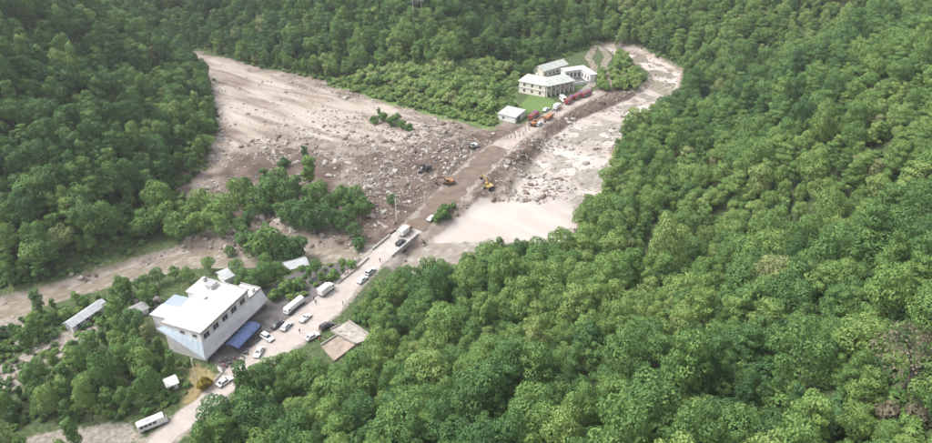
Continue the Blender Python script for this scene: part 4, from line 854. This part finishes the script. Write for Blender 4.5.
# ------------------------------------------------------------------ trees
def tube_path(mb, pts, rads, n=6):
    for i in range(len(pts)-1): mb.bar(pts[i], pts[i+1], rads[i], n, r2=rads[i+1])
def crown_arrays(seed, R, Hc, z0, nl, leaf, style='round', nleaf=2100):
    """leaf clumps on the outside of many lobes; returns quads and a per-leaf shade value"""
    r = np.random.default_rng(seed); C = []; RR = []
    for i in range(nl):
        for _ in range(30):
            d = r.normal(size=3); d /= np.linalg.norm(d)
            k = r.uniform(.45, .82); p = np.array([d[0]*R*k, d[1]*R*k, z0+Hc*.5+d[2]*Hc*.5*k])
            if style == 'column': p[:2] *= .75
            if style == 'tier': p[2] = z0+Hc*(.2+.75*(i//4)/max(1, (nl-1)//4))+r.uniform(-.2, .2); sh = 1.15-.75*(i//4)/max(1, (nl-1)//4); p[:2] = d[:2]/np.linalg.norm(d[:2])*R*r.uniform(.25, .7)*sh
            if all(np.linalg.norm(p-c) > .33*R for c in C): break
        C.append(p); RR.append(R*r.uniform(.30, .48)*(.75 if style == 'tier' else 1))
    C.append(np.array([0, 0, z0+Hc*.45])); RR.append(R*.55); C = np.array(C); RR = np.array(RR); flat = .5 if style == 'tier' else .85
    w_ = RR**2; w_ = w_/w_.sum(); P = []; N = []; V = []
    lobev = r.uniform(-1, 1, len(C))
    while len(P) < nleaf:
        i = r.choice(len(C), p=w_); d = r.normal(size=3); d /= np.linalg.norm(d)
        if d[2] < -.55 and r.random() < .8: continue
        p = C[i]+d*RR[i]*np.array([1, 1, flat])*r.uniform(.82, 1.12)
        q = np.linalg.norm((p-C)/np.array([1, 1, flat]), axis=1)/RR; q[i] = 9
        if q.min() < .8: continue
        P.append(p); nn = d*np.array([1, 1, 1.25])+r.normal(0, .33, 3); N.append(nn/np.linalg.norm(nn)); V.append(.4*lobev[i]+.45*r.normal())
    P = np.array(P); N = np.array(N); V = np.array(V)
    k = len(P); t = r.normal(size=(k, 3)); t -= (t*N).sum(1)[:, None]*N; t /= np.linalg.norm(t, axis=1)[:, None]; b = np.cross(N, t)
    s = leaf*r.uniform(.65, 1.35, k)[:, None]; asp = r.uniform(.55, .9, k)[:, None]; dr = N*s*.18
    # a bent leaf clump: two triangles each side of a raised midrib
    q = np.stack([P-t*s-dr, P-b*s*asp+dr*.2, P+t*s-dr, P+b*s*asp+dr*.2], 1).reshape(-1, 3)
    f = np.arange(k)[:, None]*4; F = np.concatenate([f+[0, 1, 2], f+[0, 2, 3]], 1).reshape(-1, 3)
    return q, F, np.repeat(V, 4), C, RR
def crown_mesh(key, *a, **kw):
    q, F, V, C, RR = crown_arrays(*a, **kw); me = npmesh('crown', q, F); me.materials.append(LEAF)
    at = me.attributes.new('leafvar', 'FLOAT', 'POINT'); at.data.foreach_set('value', V.astype(np.float32)); return me, C, RR
def trunk_mesh(seed, h, z0, C, r0=.17, m=BARK):
    r = np.random.default_rng(seed+99); mb = MB(); p = [Vector((0, 0, -.6)), Vector((r.uniform(-.1, .1), r.uniform(-.1, .1), z0*.6)), Vector((r.uniform(-.2, .2), r.uniform(-.2, .2), z0+.3)), Vector((0, 0, h*.78))]
    tube_path(mb, p, [r0*1.25, r0, r0*.75, r0*.3])
    for c in C[:7]: mb.bar(p[2] if c[2] > z0+1 else p[1], Vector(c), r0*.4, 5, r2=.03)
    return mb.mesh('trunk', m)
SPEC = []   # crown, trunk, radius, height
def species(seed, R, H_, z0, nl, leaf, style='round', nleaf=2100):
    c, C, RR = crown_mesh(seed, seed, R, H_-z0, z0, nl, leaf, style, nleaf=nleaf); SPEC.append((c, trunk_mesh(seed, H_, z0, C), R, H_))
for k in range(5): species(100+k, 3.3+.25*(k % 3), 9+.6*(k % 4), 2.4, 17+k, .18, nleaf=3300)          # 0-4 rounded
for k in range(3): species(120+k, 3.6, 8.6+.4*k, 2.2, 19, .18, 'tier', nleaf=3200)                   # 5-7 layered
for k in range(2): species(140+k, 2.3, 11, .4, 14, .21, 'column', 2000)                     # 8-9 narrow
for k in range(2): species(160+k, 1.9, 2.9, .3, 9, .22, 'round', 800)                     # 10-11 shrubs
for k in range(4): species(180+k, 3.0+.2*k, 8.2+.5*(k % 3), .7, 19+k, .23, nleaf=1900)                # 12-15 leafy to the ground
def joined(i):
    c, t, *_ = SPEC[i]; bm = bmesh.new(); bm.from_mesh(c); n0 = len(bm.faces); lay = bm.verts.layers.float.get('leafvar'); bm.from_mesh(t); bm.faces.ensure_lookup_table()
    for f in bm.faces[n0:]: f.material_index = 1
    me = bpy.data.meshes.new('tree_piece'); bm.to_mesh(me); bm.free(); me.materials.append(LEAF); me.materials.append(BARK); return me
NT = 0
def tree(name, label, cat, x, y, s, rz, k, tint, group, lean=0, sz=1):
    global NT; NT += 1
    t = root(name, label, cat, (x, y, float(ground(x, y))-.1), rz, group); t.scale = (s, s, s*sz)
    link('trunk', SPEC[k][1], t); c = link('crown', SPEC[k][0], t); c['tint'] = float(tint); return t

# --- scattered trees and bushes of the valley floor: photo pixel of the foot, kind, scale, tint
GR, LW = 'trees of the grove beside the debris flow', 'trees around the white building'
FLOOR = [(160, 226, 1, .85, .62), (172, 231, 2, .9, .66), (188, 224, 0, .8, .7), (203, 216, 3, .8, .7), (214, 229, 4, .85, .7), (228, 223, 1, .9, .66), (240, 208, 2, .8, .6), (200, 236, 0, .8, .66), (222, 238, 2, .75, .6), (180, 240, 3, .8, .55), (148, 238, 4, .9, .5),
         (250, 200, 8, .75, .5), (258, 210, 3, .85, .45), (274, 207, 0, 1, .42), (268, 196, 8, .9, .4), (288, 209, 1, .95, .38), (282, 196, 2, .9, .45), (299, 202, 9, .75, .5), (311, 190, 9, .95, .6), (246, 212, 8, .6, .6), (205, 205, 8, .55, .7), (186, 212, 8, .6, .6),
         (318, 206, 3, .8, .5), (331, 214, 1, .7, .4), (345, 214, 0, .95, .42), (354, 208, 3, .8, .45), (363, 218, 4, .7, .4), (343, 205, 8, .7, .5), (297, 228, 1, .9, .35), (309, 232, 2, .95, .3), (322, 230, 3, .8, .33), (285, 226, 4, .75, .4), (335, 226, 0, .55, .4), (360, 245, 0, .5, .3), (355, 238, 2, .5, .35), (392, 208, 1, .4, .35), (265, 215, 1, .6, .45), (252, 222, 2, .5, .5), (240, 232, 3, .5, .5), (308, 205, 0, .6, .45), (322, 196, 2, .45, .5), (290, 218, 3, .55, .35), (340, 232, 1, .5, .3), (350, 224, 2, .55, .35), (328, 222, 0, .5, .4), (268, 240, 2, .5, .4), (282, 244, 3, .45, .35), (230, 250, 1, .4, .5),
         (246, 245, 0, .7, .35), (258, 252, 1, .85, .5), (272, 256, 2, .95, .5), (287, 256, 3, .9, .3), (298, 254, 4, .8, .25), (250, 232, 9, .6, .3), (305, 160, 8, .5, .3), (284, 168, 10, .9, .2)]
for u, v, k, s, tn in FLOOR:
    s *= 1.62; k = 12+k % 4 if k < 8 else k; q = un(u, v, 0); nm = ('shrub', 'dense shrub', 'shrub') if k in (10, 11) else ('broadleaf_tree', 'tree', 'tree')
    look = ('bright green' if tn > .55 else 'mid green' if tn > .38 else 'dark green')+(' narrow upright' if k in (8, 9) else ' round')
    tree(nm[0], f'{look} {nm[1]} in debris grove', nm[2], q[0], q[1], s*rng.uniform(.92, 1.05), rng.uniform(0, 6.28), k, tn-.1, f'{look} {nm[1]}s of the grove')
for u, v, k, s, tn in [(374, 124, 10, 1.3, .3), (383, 121, 11, 1.4, .35), (392, 126, 10, 1.5, .3), (402, 130, 11, 1.3, .35), (409, 132, 10, 1.1, .3), (379, 116, 8, .5, .4), (397, 121, 11, 1.2, .4)]:
    q = un(u, v, 0); tree('shrub', 'dark green bush on the island in the upper debris flow', 'shrub', q[0], q[1], s, rng.uniform(0, 6), k, tn, 'bushes of the debris island')
for u, v, k, s, tn in [(441, 219, 10, 1.5, .3), (446, 212, 11, 1.1, .35), (453, 209, 10, .8, .3), (437, 223, 11, 1.1, .35), (448, 219, 10, .9, .25), (443, 213, 11, .9, .3)]:
    q = un(u, v, 0); tree('shrub', 'dull green bush on the bank right of the mud track', 'shrub', q[0], q[1], s, rng.uniform(0, 6), k, tn, 'bushes on the embankment')
for u, v, k, s, tn in [(375, 303, 12, .65, .62), (367, 313, 13, .7, .66), (379, 318, 14, .85, .62), (386, 306, 15, .9, .5), (380, 293, 12, .6, .55), (391, 288, 13, .6, .4), (401, 282, 14, .7, .35), (391, 328, 12, .95, .55), (400, 300, 1, 1, .4), (358, 319, 10, 1.3, .3), (364, 322, 11, 1.3, .35), (390, 345, 13, .8, .5), (268, 377, 13, .85, .5), (283, 371, 12, .8, .45), (298, 374, 14, .95, .55), (314, 376, 15, .8, .5), (328, 383, 12, .85, .45), (344, 386, 13, .8, .5), (256, 386, 14, .8, .4), (366, 376, 15, .8, .5), (388, 358, 12, .8, .55), (290, 385, 0, 1, .4), (318, 386, 1, 1, .45)]:
    q = un(u, v, .3); tree('shrub' if k in (10, 11) else 'broadleaf_tree', 'light green bushy roadside tree' if k > 11 or k < 10 else 'dark low bush beside the upper corner of the concrete foundation', 'shrub' if k in (10, 11) else 'tree', q[0], q[1], s, rng.uniform(0, 6), k, tn, 'bushy trees on the right road edge' if k not in (10, 11) else 'bushes at the foundation corner')
for u, v, k, s, tn in [(508, 251, 0, .6, .4), (515, 253, 1, .7, .35), (523, 252, 2, .5, .3), (530, 248, 8, .5, .2), (502, 258, 3, .6, .4)]:
    q = un(u, v, -1); tree('broadleaf_tree', 'small tree at the lower edge of the white sandbar', 'tree', q[0], q[1], s, rng.uniform(0, 6), k, tn, 'small trees at the sandbar edge')
for u, v, k, s, tn in [(244, 287, 1, .8, .35), (256, 292, 0, .9, .32), (268, 287, 2, .95, .3), (281, 284, 3, .85, .35), (238, 277, 4, .75, .4), (310, 280, 8, .6, .45), (322, 284, 8, .55, .5), (333, 281, 10, 1.2, .5), (343, 275, 8, .5, .45), (352, 269, 11, 1, .5), (300, 289, 10, 1.3, .45), (287, 293, 11, 1.4, .45), (275, 300, 10, 1.2, .4), (316, 275, 2, .6, .35), (266, 272, 1, .8, .4), (210, 272, 4, .65, .5), (190, 284, 1, .65, .45), (176, 280, 0, .6, .4), (160, 285, 2, .7, .3), (145, 293, 0, .75, .28), (128, 297, 3, .7, .3)]:
    q = un(u, v, 0); look = 'slender' if k in (8, 9) else 'low bushy' if k > 9 else 'rounded'
    tree('shrub' if k > 9 else 'broadleaf_tree', f'{look} tree between building and river' if k < 10 else 'low green shrub between building and river', 'shrub' if k > 9 else 'tree', q[0], q[1], s, rng.uniform(0, 6), k, tn, f'{look} trees between building and river' if k < 10 else 'shrubs between building and river')
q = un(205, 388, .3)
YLEAF = leaf_mat('yellow_leaf', [(0, (.06, .09, .025)), (.5, (.20, .16, .025)), (1.0, (.34, .25, .05))])
ycr = SPEC[10][0].copy(); ycr.materials.clear(); ycr.materials.append(YLEAF)
t = root('flowering_shrub', 'orange-yellow flowering shrub beside the cream utility pole', 'shrub', (q[0], q[1], .2), 0); t.scale = (1.2, 1.2, 1.15); link('trunk', SPEC[10][1], t); link('crown', ycr, t)['tint'] = .5
# dead grey tree
q = hit(893, 405); mb = MB(); r = np.random.default_rng(5)
def limb(p, d, L, rad, lv):
    q_ = p+d*L; mb.bar(p, q_, rad, 6 if lv < 2 else 4, r2=rad*.6)
    if lv < 4:
        for _ in range(3 if lv else 6):
            nd = (d+Vector(r.normal(0, .5, 3))+Vector((0, 0, .15))).normalized(); limb(p+d*L*r.uniform(.45, 1), nd, L*r.uniform(.55, .75), rad*.5, lv+1)
limb(Vector((0, 0, -.5)), Vector((.12, 0, 1)).normalized(), 6.5, .3, 0)
t = root('dead_tree', 'bare grey dead tree at the lower right of the forest slope', 'tree', q); t.scale = (1.35,)*3
DLEAF = leaf_mat('withered_leaf', [(0, (.090, .084, .054)), (.5, (.158, .146, .096)), (1.0, (.217, .195, .135))])
dcr, _, _ = crown_mesh(0, 333, 4.2, 7.5, 3.5, 14, .16, 'round', 900); dcr.materials.clear(); dcr.materials.append(DLEAF); link('withered_crown', dcr, t)['tint'] = .5
bc = SPEC[10][0].copy(); bc.materials.clear(); bc.materials.append(DLEAF)
for dx, dy, ss in ((-2.5, -3, 1), (1.2, -4.2, .8), (3.2, -1.5, 1.1), (-.5, -6.5, .9), (-3.6, .6, .9), (2.4, -6.6, .7), (-2.2, -8, .8)):
    x, y = q[0]+dx, q[1]+dy; tn = rng.uniform(.2, .9); grn = ss in (.8, .7)
    b_ = root('withered_bush', 'green bush in the clearing under the bare grey tree' if grn else 'brownish withered bush in the clearing under the bare grey tree', 'bush', (x, y, float(ground(x, y))-.1), rng.uniform(0, 6), 'green bushes under the dead tree' if grn else 'withered bushes under the dead tree'); b_.scale = (ss*1.25,)*3
    link('trunk', SPEC[10][1], b_); link('crown', SPEC[10][0] if grn else bc, b_)['tint'] = float(tn); mb.obj('trunk', DEADBARK, t)
# --- air
zt = float(Z.max())+22
hz = MB().box(GX0-12, GX1+12, -25, GY1+12, float(Z.min())-2, max(zt, CAM_H+10)).mesh('haze')
hm = bpy.data.materials.new('haze'); hm.use_nodes = True; t_ = hm.node_tree; t_.nodes.remove(t_.nodes['Principled BSDF'])
pv = t_.nodes.new('ShaderNodeVolumePrincipled'); pv.inputs['Color'].default_value = (.93, .96, 1, 1); pv.inputs['Density'].default_value = .00013; pv.inputs['Anisotropy'].default_value = .3
t_.links.new(pv.outputs[0], t_.nodes['Material Output'].inputs['Volume']); hz.materials.append(hm)
tag(link('haze', hz), 'thin pale summer haze filling the valley', kind='stuff')
SC.cycles.volume_bounces = 0

# --- forest: jittered grid over hillsides and overgrown flats
def cells(sp, seed):
    r = np.random.default_rng(seed); X, Y = np.meshgrid(np.arange(GX0+4, GX1-4, sp), np.arange(GY0+6, GY1-6, sp)); P = np.stack([X.ravel(), Y.ravel()], 1)
    P[:, 0] += (np.floor(P[:, 1]/sp) % 2)*sp/2; return P+r.uniform(-.38, .38, P.shape)*sp
P = cells(4.7, 3); z = ground(P[:, 0], P[:, 1]); U, V, S = pr(P[:, 0], P[:, 1], z); dh = gfield(D_HILL, P)
inv = (U > -330) & (U < 1260) & (V > -60) & (V < 640) & (S > 0)
PXP = np.stack([U, V], 1)
FLAT = [np.array([(-330, 350), (-80, 332), (0, 330), (60, 306), (120, 294), (165, 288), (150, 310), (128, 322), (150, 345), (165, 352), (192, 366), (186, 398), (140, 418), (90, 424), (0, 432), (-80, 440), (-330, 450)], float),
        np.array([(-330, 455), (-80, 440), (40, 450), (130, 446), (95, 500), (-80, 560), (-330, 600)], float),
        np.array([(378, 284), (400, 274), (410, 290), (392, 350), (378, 338), (362, 322), (357, 308), (366, 298)], float), np.array([(240, 400), (262, 386), (300, 384), (345, 394), (392, 362), (398, 375), (300, 405), (225, 432)], float),
        np.array([(614, 90), (610, 66), (618, 56), (634, 66), (646, 80), (634, 91)], float), np.array([(596, 88), (600, 66), (606, 80), (610, 92)], float)]
inflat = np.zeros(len(P), bool)
for fpoly in FLAT: inflat |= inside(PXP, fpoly)
openp = inside(PXP, np.array([(318, 84), (400, 106), (492, 128), (506, 112), (520, 78), (490, 62), (430, 70), (375, 72)], float)) & (rng.uniform(0, 1, len(P)) < .55+.42*(fbm(P, 18, 1, 2) > .45))
for e_ in ([(62, 352), (64, 328), (106, 300), (126, 312), (100, 340)], [(-80, 390), (40, 343), (92, 322), (104, 332), (55, 365), (0, 402), (-80, 425)], [(160, 394), (160, 380), (182, 380), (182, 396)]): openp |= inside(PXP, np.array(e_, float))
forest = dh > .5
DT = hit(893, 405); vx = P-DT[:2]; cl_ = -(vx@DT[:2])/np.linalg.norm(DT[:2]); openp |= (np.abs(vx[:, 0]*DT[1]-vx[:, 1]*DT[0])/np.linalg.norm(DT[:2]) < 2.6) & (cl_ > -2.5) & (cl_ < 8)
ok = inv & ((forest | inflat) & ~openp) & (gfield(d_road, P) > 3.2) & (rng.uniform(0, 1, len(P)) > np.where(forest, .015, .05))
hx, hy = (ground(P[:, 0]+2, P[:, 1])-z)/2, (ground(P[:, 0], P[:, 1]+2)-z)/2
P, z, U, V, S, dh, PXP, forest = P[ok], z[ok], U[ok], V[ok], S[ok], dh[ok], PXP[ok], forest[ok]; n = len(P)
ter = inside(PXP, np.array([(318, 84), (400, 106), (492, 128), (506, 112), (520, 78), (490, 62), (430, 70), (375, 72)], float))
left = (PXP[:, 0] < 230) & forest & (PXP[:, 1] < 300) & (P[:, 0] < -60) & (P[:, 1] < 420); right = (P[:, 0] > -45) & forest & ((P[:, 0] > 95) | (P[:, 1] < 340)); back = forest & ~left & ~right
size = (.56+.72*rng.uniform(0, 1, n)**2)*(.85+.55*fbm(P, 25, 1, 2)); size[left] *= 1.18; size[~forest] *= .98; size = np.where(dh < 6, size*.85, size); size = np.where(gfield(d_road, P) < 8.5, np.minimum(size*.6, .8), size)
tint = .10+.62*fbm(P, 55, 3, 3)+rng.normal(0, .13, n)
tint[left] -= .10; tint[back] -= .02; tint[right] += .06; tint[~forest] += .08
sp = rng.integers(0, 8, n); sp[rng.uniform(0, 1, n) < .05] = 8
sp[left & (rng.uniform(0, 1, n) < .25)] = 9
rare = rng.uniform(0, 1, n) < .012; tint[rare] = rng.uniform(.85, 1.0, rare.sum())
isl = inside(PXP, FLAT[-2]) | inside(PXP, FLAT[-1]); ter |= isl; sp[~forest & ~ter] = rng.integers(0, 16, (~forest & ~ter).sum()); sp[ter] = rng.integers(10, 12, ter.sum()); tint[ter] = .64+.1*rng.normal(0, 1, ter.sum()); size[ter] = rng.uniform(1.1, 1.9, ter.sum())
tint = np.clip(tint, .02, 1); size = np.minimum(size, 1.4); tall = rng.uniform(.85, 1.3, n)+.45*(rng.uniform(0, 1, n) < .07)
rad = np.array([s_[2] for s_ in SPEC])[sp]*size; scr = rad*S; vis = (U > 4) & (U < 928) & (V-8*S*size*.6 < 443) & (V > 10)
# what stands in front of the camera first: the 300 that show largest get trunk and crown of their own
Hc = np.array([s_[3] for s_ in SPEC])[sp]*size*.6
order = np.argsort(-np.where(vis, scr, 0)); own = set(order[:300-0].tolist())
TN = [(.22, 'dark green'), (.42, 'deep green'), (.62, 'mid green'), (.84, 'yellow-green'), (2, 'olive brown')]
def px_of(o): u, v, _ = pr(*[float(c) for c in o.location]); return u, v
OWN = []
for i in order[:300]:
    look = next(nm for lim, nm in TN if tint[i] <= lim); shp = 'narrow' if sp[i] in (8, 9) else 'layered' if 5 <= sp[i] <= 7 else 'round'
    where = 'on the near right-hand forest slope' if right[i] else 'on the left forest spur' if left[i] else 'on the back hill' if back[i] else 'on the overgrown flat at lower left'
    cat = 'shrub' if sp[i] in (10, 11) else 'tree'; nm = 'shrub' if sp[i] in (10, 11) else 'broadleaf_tree'
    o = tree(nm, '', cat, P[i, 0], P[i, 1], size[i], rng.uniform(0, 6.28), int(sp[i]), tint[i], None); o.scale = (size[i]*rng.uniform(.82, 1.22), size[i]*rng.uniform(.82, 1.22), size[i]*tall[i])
    u_, v_ = U[i], V[i]-Hc[i]*S[i]*.8
    band = 'at bottom edge' if v_ > 395 else 'low down' if v_ > 340 else 'at mid height' if v_ > 250 else 'high up'
    colm = ['at the left edge', 'left of the white building', 'below the white building', 'below the concrete foundation', 'below the bridge', 'below the sandbar', 'right of the sandbar', 'left of the dead tree', 'by the right edge'][int(np.searchsorted([60, 150, 245, 345, 430, 540, 650, 790], u_))]
    OWN.append((f'{look} {shp} {cat}', f'{band} {colm}', where, u_, o))
from itertools import groupby
ORD = ['leftmost', 'second from left', 'third from left', 'fourth from left', 'fifth from left', 'sixth from left', 'seventh from left', 'eighth from left']
OWN.sort(key=lambda a: (a[0], a[1], a[3]))
GRP = []
for (a, b), g_ in groupby(OWN, key=lambda q_: (q_[0], q_[1])):
    g_ = list(g_)
    if len(g_) <= 8: GRP.append((a, b, g_)); continue
    g_.sort(key=lambda e_: px_of(e_[4])[1]); h_ = len(g_)//2
    for nm_, part_ in (('upper row', g_[:h_]), ('lower row', g_[h_:])): GRP.append((a, b+' '+nm_, sorted(part_, key=lambda e_: e_[3])))
for a, b, g_ in GRP:
    for i, e_ in enumerate(g_):
        o = e_[4]; o['group'] = f'{a}s {e_[2]}'
        o['label'] = f'{a} {b}'.replace('round ', '') + ('' if len(g_) == 1 else f', {ORD[i]}' if i < len(ORD)-1 and i < len(g_)-1 or i < len(ORD) and i < len(g_)-1 else ', rightmost')
rest = np.array([i for i in range(n) if i not in own])
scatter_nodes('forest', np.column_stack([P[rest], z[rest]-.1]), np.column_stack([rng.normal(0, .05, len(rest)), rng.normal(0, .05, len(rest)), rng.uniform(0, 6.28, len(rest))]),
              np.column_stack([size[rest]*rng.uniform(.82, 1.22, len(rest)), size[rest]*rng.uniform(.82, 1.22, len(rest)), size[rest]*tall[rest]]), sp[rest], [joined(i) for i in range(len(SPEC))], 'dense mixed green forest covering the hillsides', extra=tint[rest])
# --- undergrowth along forest edges, banks and rough ground
P = cells(2.6, 9); z = ground(P[:, 0], P[:, 1]); U, V, S = pr(P[:, 0], P[:, 1], z); dh = gfield(D_HILL, P); PXP = np.stack([U, V], 1)
inv = (U > -300) & (U < 1230) & (V > -40) & (V < 600) & (S > 0)
fl2 = np.zeros(len(P), bool)
for fpoly in FLAT: fl2 |= inside(PXP, fpoly)
yard_edge = inside(PXP, np.array([(225, 290), (245, 270), (300, 268), (372, 255), (345, 278), (300, 298), (275, 308)], float)) | inside(PXP, np.array([(170, 240), (240, 222), (300, 215), (370, 222), (372, 205), (330, 195), (240, 195), (165, 215)], float)) & (rng.uniform(0, 1, len(P)) < .6)
terr = inside(PXP, np.array([(318, 84), (400, 106), (492, 128), (506, 112), (520, 78), (490, 62), (430, 70), (375, 72)], float))
ok = inv & (gfield(d_road, P) > 1.5) & ((gfield(d_yard, P) > .5) | (U > 260) & (V < 300)) & (((dh > -1.2) & (dh < 9)) | ((dh >= 9) & (rng.uniform(0, 1, len(P)) < .33)) | (fl2 & (rng.uniform(0, 1, len(P)) < .85)) | yard_edge & (rng.uniform(0, 1, len(P)) < .5) | terr & (rng.uniform(0, 1, len(P)) < .3)) & (gfield(d_riv, P) > .3)
P, z, terr = P[ok], z[ok], terr[ok]; n = len(P); deep = dh[ok] >= 9; s = rng.uniform(.35, .8, n)*np.where(terr, 1.35, 1)*np.where(deep, 2.3, 1)
scatter_nodes('undergrowth', np.column_stack([P, z-.05]), np.column_stack([rng.normal(0, .1, n), rng.normal(0, .1, n), rng.uniform(0, 6.28, n)]), np.column_stack([s, s, s*rng.uniform(.6, 1, n)]), rng.integers(0, 2, n),
              [SPEC[10][0], SPEC[11][0]], 'low green undergrowth along forest edges and banks', extra=np.clip((.42+.2*terr)+rng.normal(0, .15, n), .02, .9))

# ------------------------------------------------------------------ say where look-alikes stand
MARKS = [('bridge', 398, 245), ('white sandbar', 510, 222), ('white garage', 510, 113), ('top of debris flow', 205, 66), ('left spur foot', 212, 135), ('bushy debris island', 390, 120), ('grove centre', 300, 190), ('yellow excavator', 489, 187),
         ('orange excavator', 448, 183), ('grey excavator', 473, 147), ('dark excavator', 427, 168), ('river hut', 295, 265), ('muddy utility pole', 397, 218), ('river bend', 640, 100), ('white building', 215, 320), ('long shed', 87, 318), ('left grove end', 190, 215),
         ('arcade house', 570, 95), ('right bank trees', 605, 150), ('sandbar rubble', 545, 182), ('debris flow centre', 300, 130), ('upper debris edge', 330, 88), ('left stream', 340, 240), ('long shed stream', 110, 280), ('lawn edge', 535, 118), ('left stony path', 40, 360)]
same = {}
for o in list(COL.objects):
    if o.parent is None and o.get('label') and o.get('group'): same.setdefault(o['label'], []).append(o)
ORD2 = ['leftmost', 'second from left', 'third from left', 'fourth from left', 'fifth from left', 'sixth from left', 'seventh from left', 'eighth from left', 'ninth from left']
for lab_, os_ in same.items():
    if len(os_) < 2: continue
    if len(os_) > 8:
        by = {}
        for o in os_: u, v = px_of(o); by.setdefault(min(MARKS, key=lambda m: (m[1]-u)**2+(m[2]-v)**2)[0], []).append(o)
    else: by = {'': os_}
    for mk in list(by):
        if len(by[mk]) > 9:
            l_ = sorted(by.pop(mk), key=lambda o: px_of(o)[1]); k = -(-len(l_)//9)
            for j in range(k): by[mk+[' front', ' rear', ' middle'][(1, 0, 2)[j] if k < 3 else (1, 2, 0)[min(j, 2)]]] = l_[j*len(l_)//k:(j+1)*len(l_)//k]
    for mk, l_ in by.items():
        l_.sort(key=lambda o: px_of(o)[0]); base = lab_+(f' near the {mk}' if mk else ''); base = base.replace(' rear', ' back row').replace(' front', ' front row').replace(' middle', ' middle row')
        for i, o in enumerate(l_):
            if len(l_) == 1: o['label'] = base
            elif len(l_) <= 10: o['label'] = f'{base}, '+('rightmost' if i == len(l_)-1 else ORD2[i])
            else: o['label'] = base

for o in COL.objects:
    l_ = o.get('label')
    if l_ and len(l_.split()) > 15: o['label'] = l_.replace('the concrete foundation', 'the foundation').replace('the white building', 'the building').replace(' at mid height', ' midway')
